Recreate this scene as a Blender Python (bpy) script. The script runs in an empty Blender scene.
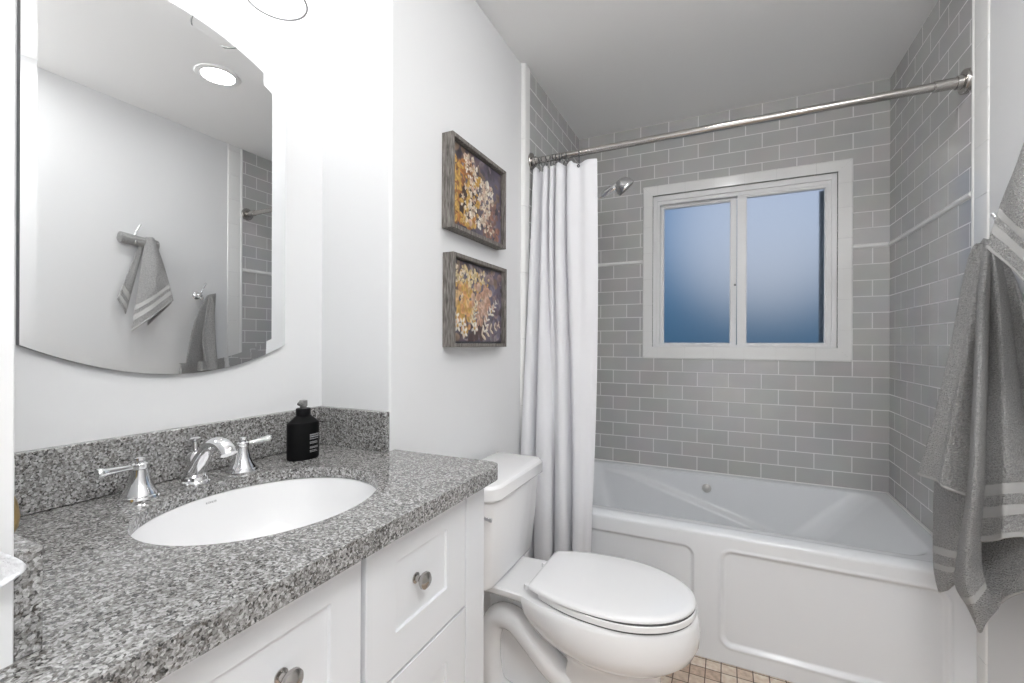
import bpy, bmesh, math, random
import numpy as np
from mathutils import Vector, Matrix
random.seed(7)
rng = np.random.default_rng(7)
PI = math.pi
SC = bpy.context.scene
COL = SC.collection

# ------------------------------------------------------------------ camera
F, TH, V0, CAMZ, ROLL = 449.8, 0.4457, 343.3, 1.18, -0.0038
cam_data = bpy.data.cameras.new('camera')
cam_data.sensor_fit = 'HORIZONTAL'
cam_data.sensor_width = 36.0
cam_data.lens = F * 36.0 / 1024
cam_data.shift_y = (V0 - 341.5) / 1024
cam_data.clip_start = 0.02
cam = bpy.data.objects.new('camera', cam_data)
COL.objects.link(cam)
cam.matrix_world = (Matrix.Translation((0, 0, CAMZ)) @ Matrix.Rotation(TH, 4, 'Z')
                    @ Matrix.Rotation(PI / 2, 4, 'X') @ Matrix.Rotation(-ROLL, 4, 'Z'))
SC.camera = cam

# ------------------------------------------------------------------ view + world + large lights
SC.view_settings.view_transform = 'Standard'
SC.view_settings.look = 'None'
SC.view_settings.exposure = 0.40
SC.view_settings.gamma = 1.0
SC.view_settings.use_curve_mapping = False
SC.cycles.diffuse_bounces = 6
SC.cycles.max_bounces = 14

world = bpy.data.worlds.new('evening_sky')
SC.world = world
world.use_nodes = True
wn, wl = world.node_tree.nodes, world.node_tree.links
wn.clear()
w_out = wn.new('ShaderNodeOutputWorld')
w_bg = wn.new('ShaderNodeBackground')
w_tc = wn.new('ShaderNodeTexCoord')
w_sep = wn.new('ShaderNodeSeparateXYZ')
w_mr = wn.new('ShaderNodeMapRange')
w_mr.inputs['From Min'].default_value = -0.30
w_mr.inputs['From Max'].default_value = 0.55
w_ramp = wn.new('ShaderNodeValToRGB')
e = w_ramp.color_ramp.elements
e[0].position = 0.0; e[0].color = (0.020, 0.050, 0.095, 1)
e[1].position = 1.0; e[1].color = (0.035, 0.18, 0.42, 1)
m_ = e.new(0.38); m_.color = (0.055, 0.130, 0.225, 1)
m_ = e.new(0.62); m_.color = (0.052, 0.190, 0.390, 1)
wl.new(w_tc.outputs['Generated'], w_sep.inputs[0])
wl.new(w_sep.outputs['Z'], w_mr.inputs['Value'])
wl.new(w_mr.outputs[0], w_ramp.inputs[0])
# a paler, hazier patch of sky low to the north
w_dot = wn.new('ShaderNodeVectorMath'); w_dot.operation = 'DOT_PRODUCT'
w_dot.inputs[1].default_value = Vector((0.065, 0.96, 0.235)).normalized()
wl.new(w_tc.outputs['Generated'], w_dot.inputs[0])
w_gl = wn.new('ShaderNodeMapRange'); w_gl.interpolation_type = 'SMOOTHERSTEP'
w_gl.inputs['From Min'].default_value = 0.970
w_gl.inputs['From Max'].default_value = 1.0
wl.new(w_dot.outputs['Value'], w_gl.inputs['Value'])
w_mix = wn.new('ShaderNodeMixRGB'); w_mix.blend_type = 'ADD'
w_mix.inputs[2].default_value = (0.46, 0.40, 0.34, 1)
wl.new(w_gl.outputs[0], w_mix.inputs[0])
wl.new(w_ramp.outputs[0], w_mix.inputs[1])
wl.new(w_mix.outputs[0], w_bg.inputs['Color'])
w_bg.inputs['Strength'].default_value = 0.70
wl.new(w_bg.outputs[0], w_out.inputs['Surface'])

CAN_STRENGTH = 58.0
BULB_STRENGTH = 44.0
hall = bpy.data.lights.new('doorway_fill', 'AREA')      # soft fill added in the unseen doorway behind the camera
hall.shape = 'RECTANGLE'; hall.size = 0.8; hall.size_y = 1.95
hall.energy = 5.0
hall.color = (0.965, 0.985, 1.0)
hall_o = bpy.data.objects.new('doorway_fill', hall)
COL.objects.link(hall_o)
hall_o.location = (0.10, -1.02, 1.02)
hall_o.rotation_euler = (PI / 2, 0, 0)                     # -Z of the lamp looks along +Y

entry = bpy.data.lights.new('entry_fill', 'POINT')     # bare fill light added near the doorway, no lamp fixture there
entry.shadow_soft_size = 0.15; entry.energy = 20.5
entry_o = bpy.data.objects.new('entry_fill', entry)
COL.objects.link(entry_o)
entry_o.location = (0.50, -0.10, 2.24)

# ------------------------------------------------------------------ key dimensions (metres)
ZC = 2.4416            # ceiling
XM, XP, XT, XR = -1.100, -0.838, -0.828, 0.693     # mirror wall, picture wall, tub tile left, right wall
YB = 2.687             # window wall
YRET = 0.975           # alcove return wall
YSTUB, XSTUB = 0.178, -0.596
YTUB = 1.84
CT = 0.8815            # counter top
DECK = 0.479
YFRONT = -1.05
c_, s_ = math.cos(TH), math.sin(TH)
cr_, sr_ = math.cos(ROLL), math.sin(ROLL)
def _ray(u, v):
    a = (u - 512) / F; b = (V0 - v) / F
    r = a * cr_ + b * sr_; z = -a * sr_ + b * cr_
    return (r * c_ - s_, r * s_ + c_, z)
def PX(u, v, x):
    """survey point: the place on the plane X = x seen in the photo at u, v"""
    a = _ray(u, v); t = x / a[0]
    return Vector((x, a[1] * t, CAMZ + a[2] * t))
MIRX = XM + 0.016
def MX(u, v, x):
    """survey point seen in the mirror, on the real plane X = x"""
    p = PX(u, v, 2 * MIRX - x)
    return Vector((x, p.y, p.z))

# ------------------------------------------------------------------ materials
def principled(name, color=(0.8, 0.8, 0.8), rough=0.5, metal=0.0, **kw):
    m = bpy.data.materials.new(name); m.use_nodes = True
    b = m.node_tree.nodes['Principled BSDF']
    b.inputs['Base Color'].default_value = (*color, 1)
    b.inputs['Roughness'].default_value = rough
    b.inputs['Metallic'].default_value = metal
    for k, v in kw.items():
        b.inputs[k].default_value = v
    return m
def nodes(m):
    return m.node_tree.nodes, m.node_tree.links, m.node_tree.nodes['Principled BSDF']
def noise_bump(m, scale, strength, dist=0.002, detail=3.0, coord='Object'):
    n, l, b = nodes(m)
    tc = n.new('ShaderNodeTexCoord'); t = n.new('ShaderNodeTexNoise')
    t.inputs['Scale'].default_value = scale; t.inputs['Detail'].default_value = detail
    bp = n.new('ShaderNodeBump'); bp.inputs['Strength'].default_value = strength
    bp.inputs['Distance'].default_value = dist
    l.new(tc.outputs[coord], t.inputs['Vector']); l.new(t.outputs['Fac'], bp.inputs['Height'])
    l.new(bp.outputs[0], b.inputs['Normal'])
    return t
def ramp(n, stops, interp='LINEAR'):
    r = n.new('ShaderNodeValToRGB'); r.color_ramp.interpolation = interp
    el = r.color_ramp.elements
    while len(el) > 1: el.remove(el[-1])
    el[0].position = stops[0][0]; el[0].color = (*stops[0][1], 1)
    for p, c in stops[1:]:
        x = el.new(p); x.color = (*c, 1)
    return r

M = {}
M['wall'] = principled('wall_paint', (0.765, 0.770, 0.775), 0.55); noise_bump(M['wall'], 180, 0.06, 0.001)
M['ceiling'] = principled('ceiling_paint', (0.89, 0.89, 0.885), 0.7); noise_bump(M['ceiling'], 90, 0.10, 0.002)
M['trim'] = principled('white_trim_paint', (0.83, 0.83, 0.825), 0.35)
M['white_tile'] = principled('white_glazed_tile', (0.80, 0.80, 0.79), 0.15)
M['cabinet'] = principled('cabinet_paint', (0.77, 0.785, 0.805), 0.38)
M['gap'] = principled('painted_gap_shade', (0.10, 0.10, 0.10), 0.8)  # dark colour standing in for shade in the toilet seat gaps
M['porcelain'] = principled('white_porcelain', (0.86, 0.86, 0.865), 0.10, **{'Coat Weight': 0.4})
M['acrylic'] = principled('tub_acrylic', (0.765, 0.78, 0.80), 0.16)
M['plastic'] = principled('white_seat_plastic', (0.87, 0.87, 0.875), 0.20)
M['vinyl'] = principled('window_vinyl', (0.82, 0.82, 0.825), 0.35)
M['chrome'] = principled('polished_chrome', (0.86, 0.86, 0.87), 0.06, 1.0)
M['nickel'] = principled('brushed_nickel', (0.46, 0.44, 0.42), 0.20, 1.0)
M['dark_metal'] = principled('dark_metal', (0.16, 0.16, 0.17), 0.3, 1.0)
M['mirror'] = principled('mirror_silver', (0.88, 0.89, 0.895), 0.0, 1.0)
M['mirror_edge'] = principled('mirror_edge', (0.05, 0.055, 0.06), 0.3)
M['black'] = principled('matte_black_plastic', (0.003, 0.003, 0.0035), 0.5, **{'Specular IOR Level': 0.15})
M['black_cap'] = principled('black_cap', (0.004, 0.004, 0.005), 0.4, **{'Specular IOR Level': 0.25})
M['pump'] = principled('grey_pump', (0.17, 0.17, 0.165), 0.35)
M['ink'] = principled('pale_grey_ink', (0.35, 0.35, 0.36), 0.6)
M['mark_ink'] = principled('grey_mark', (0.34, 0.34, 0.35), 0.5)
M['brass'] = principled('aged_brass', (0.42, 0.29, 0.11), 0.35, 1.0)
M['ceramic'] = principled('white_ceramic', (0.84, 0.84, 0.83), 0.25)
M['screen'] = principled('grey_screen_frame', (0.10, 0.13, 0.16), 0.5)
M['grout'] = principled('grout', (0.70, 0.70, 0.69), 0.8)

# fabric
def terry(name, col):
    m = principled(name, col, 0.95, **{'Sheen Weight': 0.35, 'Sheen Roughness': 0.6})
    n, l, b = nodes(m)
    tc = n.new('ShaderNodeTexCoord')
    v = n.new('ShaderNodeTexVoronoi'); v.inputs['Scale'].default_value = 330
    t = n.new('ShaderNodeTexNoise'); t.inputs['Scale'].default_value = 210; t.inputs['Detail'].default_value = 3
    l.new(tc.outputs['Object'], v.inputs['Vector']); l.new(tc.outputs['Object'], t.inputs['Vector'])
    add = n.new('ShaderNodeMath'); add.operation = 'ADD'
    l.new(v.outputs['Distance'], add.inputs[0]); l.new(t.outputs['Fac'], add.inputs[1])
    bp = n.new('ShaderNodeBump'); bp.inputs['Strength'].default_value = 1.0; bp.inputs['Distance'].default_value = 0.007
    l.new(add.outputs[0], bp.inputs['Height']); l.new(bp.outputs[0], b.inputs['Normal'])
    r = ramp(n, [(0.25, tuple(c * 0.62 for c in col)), (0.75, tuple(min(1, c * 1.42) for c in col))])
    l.new(t.outputs['Fac'], r.inputs[0]); l.new(r.outputs[0], b.inputs['Base Color'])
    return m
M['terry'] = terry('grey_terry', (0.385, 0.382, 0.378))
M['terry_band'] = principled('grey_towel_band', (0.43, 0.427, 0.42), 0.9)
noise_bump(M['terry_band'], 300, 0.25, 0.001)
M['white_cloth'] = principled('white_fluffy_cloth', (0.74, 0.75, 0.77), 0.95); noise_bump(M['white_cloth'], 240, 0.7, 0.004)
def curtain_mat():
    m = principled('white_curtain_fabric', (0.86, 0.86, 0.885), 0.85)
    n, l, b = nodes(m)
    tc = n.new('ShaderNodeTexCoord'); w = n.new('ShaderNodeTexWave')
    w.bands_direction = 'Z'; w.inputs['Scale'].default_value = 160; w.inputs['Distortion'].default_value = 0.4
    bp = n.new('ShaderNodeBump'); bp.inputs['Strength'].default_value = 0.08; bp.inputs['Distance'].default_value = 0.001
    l.new(tc.outputs['Object'], w.inputs['Vector']); l.new(w.outputs['Fac'], bp.inputs['Height'])
    l.new(bp.outputs[0], b.inputs['Normal'])
    out = n['Material Output']
    tr = n.new('ShaderNodeBsdfTranslucent'); tr.inputs['Color'].default_value = (0.85, 0.85, 0.88, 1)
    mx = n.new('ShaderNodeMixShader'); mx.inputs[0].default_value = 0.15
    l.new(b.outputs[0], mx.inputs[1]); l.new(tr.outputs[0], mx.inputs[2]); l.new(mx.outputs[0], out.inputs['Surface'])
    return m
M['curtain'] = curtain_mat()

def granite():
    m = principled('speckled_granite', (0.3, 0.3, 0.3), 0.10, **{'IOR': 1.75})
    n, l, b = nodes(m)
    tc = n.new('ShaderNodeTexCoord')
    ns = n.new('ShaderNodeTexNoise'); ns.inputs['Scale'].default_value = 160; ns.inputs['Detail'].default_value = 2
    mp = n.new('ShaderNodeMixRGB'); mp.blend_type = 'ADD'; mp.inputs[0].default_value = 0.006
    l.new(tc.outputs['Object'], ns.inputs['Vector'])
    l.new(tc.outputs['Object'], mp.inputs[1]); l.new(ns.outputs['Color'], mp.inputs[2])
    def cells(scale, stops):
        v = n.new('ShaderNodeTexVoronoi'); v.inputs['Scale'].default_value = scale
        l.new(mp.outputs[0], v.inputs['Vector'])
        sp = n.new('ShaderNodeSeparateColor'); l.new(v.outputs['Color'], sp.inputs[0])
        r = ramp(n, stops, 'CONSTANT'); l.new(sp.outputs[0], r.inputs[0])
        return r, sp
    a, sa = cells(290, [(0, (0.008, 0.008, 0.008)), (0.14, (0.060, 0.051, 0.041)), (0.25, (0.17, 0.165, 0.157)), (0.50, (0.31, 0.306, 0.30)), (0.80, (0.52, 0.516, 0.51))])
    c, sc = cells(520, [(0, (0.010, 0.010, 0.010)), (0.16, (0.13, 0.125, 0.118)), (0.45, (0.30, 0.295, 0.29)), (0.78, (0.52, 0.516, 0.51))])
    mx = n.new('ShaderNodeMixRGB'); mx.inputs[0].default_value = 0.34
    l.new(a.outputs[0], mx.inputs[1]); l.new(c.outputs[0], mx.inputs[2])
    l.new(mx.outputs[0], b.inputs['Base Color'])
    return m
M['granite'] = granite()

def subway(name, axis, x_joint):
    """glazed grey 3x6 tile in running bond; axis 0: wall runs along X, 1: along Y"""
    m = principled(name, (0.3, 0.3, 0.3), 0.12)
    n, l, b = nodes(m)
    tc = n.new('ShaderNodeTexCoord'); sp = n.new('ShaderNodeSeparateXYZ'); cb = n.new('ShaderNodeCombineXYZ')
    l.new(tc.outputs['Object'], sp.inputs[0])
    ax = n.new('ShaderNodeMath'); ax.operation = 'ADD'; ax.inputs[1].default_value = -x_joint + 0.0775 + 15.5
    az = n.new('ShaderNodeMath'); az.operation = 'ADD'; az.inputs[1].default_value = -DECK
    gt = n.new('ShaderNodeMath'); gt.operation = 'GREATER_THAN'; gt.inputs[1].default_value = 1.654
    l.new(sp.outputs['Z'], gt.inputs[0])
    mm = n.new('ShaderNodeMath'); mm.operation = 'MULTIPLY_ADD'; mm.inputs[1].default_value = -0.0185
    l.new(gt.outputs[0], mm.inputs[0]); l.new(az.outputs[0], mm.inputs[2])
    l.new(sp.outputs[axis], ax.inputs[0]); l.new(sp.outputs['Z'], az.inputs[0])
    l.new(ax.outputs[0], cb.inputs[0]); l.new(mm.outputs[0], cb.inputs[1])
    br = n.new('ShaderNodeTexBrick'); br.offset = 0.5; br.offset_frequency = 2; br.squash = 1.0
    br.inputs['Scale'].default_value = 1.0
    br.inputs['Brick Width'].default_value = 0.155; br.inputs['Row Height'].default_value = 0.07777
    br.inputs['Mortar Size'].default_value = 0.0024; br.inputs['Mortar Smooth'].default_value = 0.1
    br.inputs['Color1'].default_value = (0.455, 0.450, 0.438, 1)
    br.inputs['Color2'].default_value = (0.495, 0.490, 0.477, 1)
    br.inputs['Mortar'].default_value = (0.74, 0.735, 0.72, 1)
    l.new(cb.outputs[0], br.inputs['Vector'])
    ns = n.new('ShaderNodeTexNoise'); ns.inputs['Scale'].default_value = 6
    l.new(tc.outputs['Object'], ns.inputs['Vector'])
    hv = n.new('ShaderNodeMixRGB'); hv.blend_type = 'OVERLAY'; hv.inputs[0].default_value = 0.12
    l.new(br.outputs['Color'], hv.inputs[1]); l.new(ns.outputs['Color'], hv.inputs[2])
    hs = n.new('ShaderNodeHueSaturation'); hs.inputs['Saturation'].default_value = 0.5
    l.new(hv.outputs[0], hs.inputs['Color']); l.new(hs.outputs[0], b.inputs['Base Color'])
    rr = n.new('ShaderNodeMapRange'); rr.inputs['To Min'].default_value = 0.14; rr.inputs['To Max'].default_value = 0.75
    l.new(br.outputs['Fac'], rr.inputs['Value']); l.new(rr.outputs[0], b.inputs['Roughness'])
    inv = n.new('ShaderNodeMath'); inv.operation = 'SUBTRACT'; inv.inputs[0].default_value = 1.0
    l.new(br.outputs['Fac'], inv.inputs[1])
    wv = n.new('ShaderNodeTexNoise'); wv.inputs['Scale'].default_value = 9; wv.inputs['Detail'].default_value = 1
    l.new(tc.outputs['Object'], wv.inputs['Vector'])
    hh = n.new('ShaderNodeMath'); hh.operation = 'MULTIPLY_ADD'; hh.inputs[1].default_value = 0.5
    l.new(wv.outputs['Fac'], hh.inputs[0]); l.new(inv.outputs[0], hh.inputs[2])
    bp = n.new('ShaderNodeBump'); bp.inputs['Strength'].default_value = 0.35; bp.inputs['Distance'].default_value = 0.003
    l.new(hh.outputs[0], bp.inputs['Height']); l.new(bp.outputs[0], b.inputs['Normal'])
    return m
M['tile_x'] = subway('grey_subway_tile_facing_room', 0, 0.628)
M['tile_y'] = subway('grey_subway_tile_side', 1, YB - 0.0775)

def mosaic():
    m = principled('tumbled_stone_mosaic', (0.5, 0.42, 0.35), 0.55)
    n, l, b = nodes(m)
    tc = n.new('ShaderNodeTexCoord')
    br = n.new('ShaderNodeTexBrick'); br.offset = 0.0; br.squash = 1.0
    br.inputs['Scale'].default_value = 1.0
    br.inputs['Brick Width'].default_value = 0.0515; br.inputs['Row Height'].default_value = 0.0515
    br.inputs['Mortar Size'].default_value = 0.0019; br.inputs['Mortar Smooth'].default_value = 0.2
    br.inputs['Color1'].default_value = (0.66, 0.55, 0.45, 1); br.inputs['Color2'].default_value = (0.42, 0.29, 0.21, 1)
    br.inputs['Mortar'].default_value = (0.11, 0.075, 0.055, 1); br.inputs['Bias'].default_value = -0.25
    mp = n.new('ShaderNodeMapping'); mp.inputs['Location'].default_value = (10.3 + 0.015, 10.3 + 0.02, 0)
    l.new(tc.outputs['Object'], mp.inputs[0]); l.new(mp.outputs[0], br.inputs['Vector'])
    ns = n.new('ShaderNodeTexNoise'); ns.inputs['Scale'].default_value = 55; ns.inputs['Detail'].default_value = 5
    l.new(tc.outputs['Object'], ns.inputs['Vector'])
    r = ramp(n, [(0.3, (0.35, 0.35, 0.35)), (0.7, (0.75, 0.75, 0.75))]); l.new(ns.outputs['Fac'], r.inputs[0])
    ov = n.new('ShaderNodeMixRGB'); ov.blend_type = 'OVERLAY'; ov.inputs[0].default_value = 0.6
    l.new(br.outputs['Color'], ov.inputs[1]); l.new(r.outputs[0], ov.inputs[2]); l.new(ov.outputs[0], b.inputs['Base Color'])
    inv = n.new('ShaderNodeMath'); inv.operation = 'SUBTRACT'; inv.inputs[0].default_value = 1.0
    l.new(br.outputs['Fac'], inv.inputs[1])
    bp = n.new('ShaderNodeBump'); bp.inputs['Strength'].default_value = 0.6; bp.inputs['Distance'].default_value = 0.003
    l.new(inv.outputs[0], bp.inputs['Height']); l.new(bp.outputs[0], b.inputs['Normal'])
    return m
M['floor'] = mosaic()

def barnwood():
    m = principled('weathered_grey_wood', (0.2, 0.18, 0.16), 0.7)
    n, l, b = nodes(m)
    tc = n.new('ShaderNodeTexCoord'); mp = n.new('ShaderNodeMapping'); mp.inputs['Scale'].default_value = (40, 40, 5)
    t = n.new('ShaderNodeTexNoise'); t.inputs['Scale'].default_value = 6; t.inputs['Detail'].default_value = 6
    l.new(tc.outputs['Object'], mp.inputs[0]); l.new(mp.outputs[0], t.inputs['Vector'])
    r = ramp(n, [(0.3, (0.075, 0.066, 0.058)), (0.5, (0.17, 0.155, 0.14)), (0.72, (0.30, 0.28, 0.26))])
    l.new(t.outputs['Fac'], r.inputs[0]); l.new(r.outputs[0], b.inputs['Base Color'])
    bp = n.new('ShaderNodeBump'); bp.inputs['Strength'].default_value = 0.4; bp.inputs['Distance'].default_value = 0.002
    l.new(t.outputs['Fac'], bp.inputs['Height']); l.new(bp.outputs[0], b.inputs['Normal'])
    return m
M['barnwood'] = barnwood()

def print_mat():
    m = principled('printed_canvas', (0.5, 0.5, 0.5), 0.45)
    n, l, b = nodes(m)
    a = n.new('ShaderNodeVertexColor'); a.layer_name = 'print'
    l.new(a.outputs['Color'], b.inputs['Base Color'])
    return m
M['print'] = print_mat()

def frosted():
    m = bpy.data.materials.new('frosted_glass'); m.use_nodes = True
    n, l = m.node_tree.nodes, m.node_tree.links
    b = n['Principled BSDF']
    b.inputs['Base Color'].default_value = (0.95, 0.97, 1, 1)
    b.inputs['Roughness'].default_value = 0.5
    b.inputs['Transmission Weight'].default_value = 1.0
    b.inputs['IOR'].default_value = 1.10
    return m
M['frosted'] = frosted()

def thin_glass():
    m = bpy.data.materials.new('thin_clear_glass'); m.use_nodes = True
    n, l = m.node_tree.nodes, m.node_tree.links
    n.remove(n['Principled BSDF'])
    out = n['Material Output']
    t = n.new('ShaderNodeBsdfTransparent'); t.inputs['Color'].default_value = (0.97, 0.97, 0.97, 1)
    g = n.new('ShaderNodeBsdfGlossy'); g.inputs['Roughness'].default_value = 0.03
    lw = n.new('ShaderNodeLayerWeight'); lw.inputs['Blend'].default_value = 0.5
    pw = n.new('ShaderNodeMath'); pw.operation = 'POWER'; pw.inputs[1].default_value = 5.0
    ma = n.new('ShaderNodeMath'); ma.operation = 'MULTIPLY_ADD'; ma.inputs[1].default_value = 0.35; ma.inputs[2].default_value = 0.03
    l.new(lw.outputs['Facing'], pw.inputs[0]); l.new(pw.outputs[0], ma.inputs[0])
    mx = n.new('ShaderNodeMixShader')
    l.new(ma.outputs[0], mx.inputs[0]); l.new(t.outputs[0], mx.inputs[1]); l.new(g.outputs[0], mx.inputs[2])
    l.new(mx.outputs[0], out.inputs['Surface'])
    return m
M['clear_glass'] = thin_glass()
M['glass_rim'] = principled('glass_rim', (0.16, 0.165, 0.165), 0.2)
M['knob_grey'] = principled('brushed_knob', (0.56, 0.55, 0.53), 0.42, 0.5)
def emit(name, col, st):
    m = bpy.data.materials.new(name); m.use_nodes = True
    b = m.node_tree.nodes['Principled BSDF']
    b.inputs['Base Color'].default_value = (0.9, 0.9, 0.9, 1)
    b.inputs['Emission Color'].default_value = (*col, 1)
    b.inputs['Emission Strength'].default_value = st
    return m
M['lens'] = emit('lit_lens', (1.0, 0.995, 0.985), CAN_STRENGTH)
M['bulb'] = emit('lit_bulb', (1.0, 0.995, 0.99), BULB_STRENGTH)

# ------------------------------------------------------------------ mesh helpers
def wloc(o):
    p = Vector((0, 0, 0))
    while o is not None:
        p += Vector(o.location); o = o.parent
    return p
class MB:
    """collects shapes into ONE mesh"""
    def __init__(self): self.v = []; self.f = []; self.mi = []
    def add(self, vs, fs, mi=0):
        o = len(self.v)
        self.v += [tuple(p) for p in vs]
        self.f += [tuple(i + o for i in f) for f in fs]
        self.mi += [mi] * len(fs)
        return self
    def box(self, a, b, mi=0):
        (x0, y0, z0), (x1, y1, z1) = a, b
        x0, x1 = min(x0, x1), max(x0, x1); y0, y1 = min(y0, y1), max(y0, y1); z0, z1 = min(z0, z1), max(z0, z1)
        vs = [(x, y, z) for z in (z0, z1) for y in (y0, y1) for x in (x0, x1)]
        return self.add(vs, [(0, 2, 3, 1), (4, 5, 7, 6), (0, 1, 5, 4), (2, 6, 7, 3), (0, 4, 6, 2), (1, 3, 7, 5)], mi)
    def loft(self, rings, cap0=True, cap1=True, closed=True, mi=0):
        n = len(rings[0]); vs = [p for r in rings for p in r]; fs = []
        m = n if closed else n - 1
        for i in range(len(rings) - 1):
            for j in range(m):
                k = (j + 1) % n
                fs.append((i * n + j, i * n + k, (i + 1) * n + k, (i + 1) * n + j))
        if cap0: fs.append(tuple(range(n - 1, -1, -1)))
        if cap1: fs.append(tuple((len(rings) - 1) * n + j for j in range(n)))
        return self.add(vs, fs, mi)
    def lathe(self, prof, mat=None, segs=32, sx=1.0, sy=1.0, mi=0, cap0=True, cap1=True):
        mat = mat or Matrix()
        rings = []
        for r, z in prof:
            rings.append([mat @ Vector((r * sx * math.cos(2 * PI * k / segs), r * sy * math.sin(2 * PI * k / segs), z)) for k in range(segs)])
        return self.loft(rings, cap0, cap1, mi=mi)
    def tube(self, pts, rad, segs=16, sub=6, mi=0, cap=True, flat=1.0):
        pts = [Vector(p) for p in pts]
        rad = list(rad) if isinstance(rad, (list, tuple)) else [rad] * len(pts)
        P_, R_ = [], []
        n = len(pts)
        for i in range(n - 1):
            p0, p1, p2, p3 = pts[max(i - 1, 0)], pts[i], pts[i + 1], pts[min(i + 2, n - 1)]
            for k in range(sub):
                t = k / sub
                P_.append(0.5 * ((2 * p1) + (p2 - p0) * t + (2 * p0 - 5 * p1 + 4 * p2 - p3) * t * t + (3 * p1 - p0 - 3 * p2 + p3) * t ** 3))
                R_.append(rad[i] + (rad[i + 1] - rad[i]) * t)
        P_.append(pts[-1]); R_.append(rad[-1])
        rings = []; nrm = None
        for i, p in enumerate(P_):
            t = (P_[min(i + 1, len(P_) - 1)] - P_[max(i - 1, 0)]).normalized()
            if nrm is None:
                nrm = t.orthogonal().normalized() if abs(t.y) > 0.9 else t.cross(Vector((0, 1, 0))).normalized()
            nrm = (nrm - t * nrm.dot(t)).normalized()
            bi = t.cross(nrm)
            rings.append([p + (nrm * math.cos(2 * PI * k / segs) + bi * math.sin(2 * PI * k / segs) * flat) * R_[i] for k in range(segs)])
        return self.loft(rings, cap, cap, mi=mi)
    def build(self, name, mat, parent=None, smooth=None, bevel=None, origin=None, segs=2):
        me = bpy.data.meshes.new(name)
        vs = self.v
        if origin is not None:
            ox, oy, oz = origin
            vs = [(x - ox, y - oy, z - oz) for x, y, z in vs]
        me.from_pydata(vs, [], self.f)
        mats = mat if isinstance(mat, (list, tuple)) else [mat]
        for m in mats: me.materials.append(m)
        if len(mats) > 1: me.polygons.foreach_set('material_index', self.mi)
        bm = bmesh.new(); bm.from_mesh(me)
        bmesh.ops.recalc_face_normals(bm, faces=bm.faces)
        bm.to_mesh(me); bm.free()
        o = bpy.data.objects.new(name, me); COL.objects.link(o)
        if origin is not None: o.location = origin
        if smooth is not None:
            me.shade_smooth(); me.set_sharp_from_angle(angle=math.radians(smooth))
        if bevel:
            md = o.modifiers.new('bevel', 'BEVEL'); md.width = bevel; md.segments = segs; md.limit_method = 'ANGLE'; md.angle_limit = math.radians(40)
            if smooth is None:
                me.shade_smooth(); me.set_sharp_from_angle(angle=math.radians(35))
            md.harden_normals = False
        if parent is not None:
            o.parent = parent
            o.location = Vector(o.location) - wloc(parent)
        return o
def tag(o, label=None, cat=None, group=None, kind=None):
    if label: o['label'] = label
    if cat: o['category'] = cat
    if group: o['group'] = group
    if kind: o['kind'] = kind
    return o
def thing(name, loc, label, cat, group=None):
    o = bpy.data.objects.new(name, None); COL.objects.link(o)
    o.location = loc; o.empty_display_size = 0.05
    return tag(o, label, cat, group)
def struct(o, label=None):
    o['kind'] = 'structure'
    if label: o['label'] = label
    return o
def align_z(d, loc=(0, 0, 0)):
    d = Vector(d).normalized()
    return Matrix.Translation(loc) @ d.to_track_quat('Z', 'Y').to_matrix().to_4x4()
def smoothstep(a, b, x):
    t = np.clip((x - a) / (b - a), 0, 1); return t * t * (3 - 2 * t)

# ================================================================== SETTING
T = 0.10
struct(MB().box((-1.3, YFRONT - T, -0.08), (XR + T, YB + T, 0)).build('floor', M['floor']))
struct(MB().box((-1.3, YFRONT - T, ZC), (XR + T, YB + T, ZC + 0.08)).build('ceiling', M['ceiling']))
struct(MB().box((XM - T, YSTUB, 0), (XM, YRET, ZC)).build('wall_left', M['wall']), 'white wall behind the mirror')
struct(MB().box((XM - T, YRET, 0), (XP, 1.868, ZC)).build('wall_left_alcove', M['wall'], bevel=0.006), 'white wall the two framed prints hang on')
struct(MB().box((XM - T, YFRONT, 0), (XSTUB, YSTUB, ZC)).build('wall_left_entry', M['wall'], bevel=0.0015), 'white wall end at the left of the counter')
struct(MB().box((XM - T, 1.868, 0), (XT, YB, ZC)).build('wall_left_shower', M['tile_y']), 'grey subway tile wall behind the curtain')
WX0, WX1, WZ0, WZ1 = -0.387, 0.490, 1.163, 2.030           # window opening
WO = (-0.442, 0.5505, 1.096, 2.086)                        # outside of its tile surround
bk = MB()
bk.box((XM - T, YB, 0), (WX0, YB + T, ZC)).box((WX1, YB, 0), (XR + T, YB + T, ZC))
bk.box((WX0, YB, 0), (WX1, YB + T, WZ0)).box((WX0, YB, WZ1), (WX1, YB + T, ZC))
struct(bk.build('wall_back', M['tile_x']), 'grey subway tile wall around the window')
struct(MB().box((XR, 1.893, 0), (XR + T, YB, ZC)).build('wall_right_shower', M['tile_y']), 'grey subway tile wall at the foot of the tub')
struct(MB().box((XR + 0.001, YFRONT, 0), (XR + T, 1.893, ZC)).build('wall_right', M['wall']), 'white wall the towels hang on')
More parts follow.
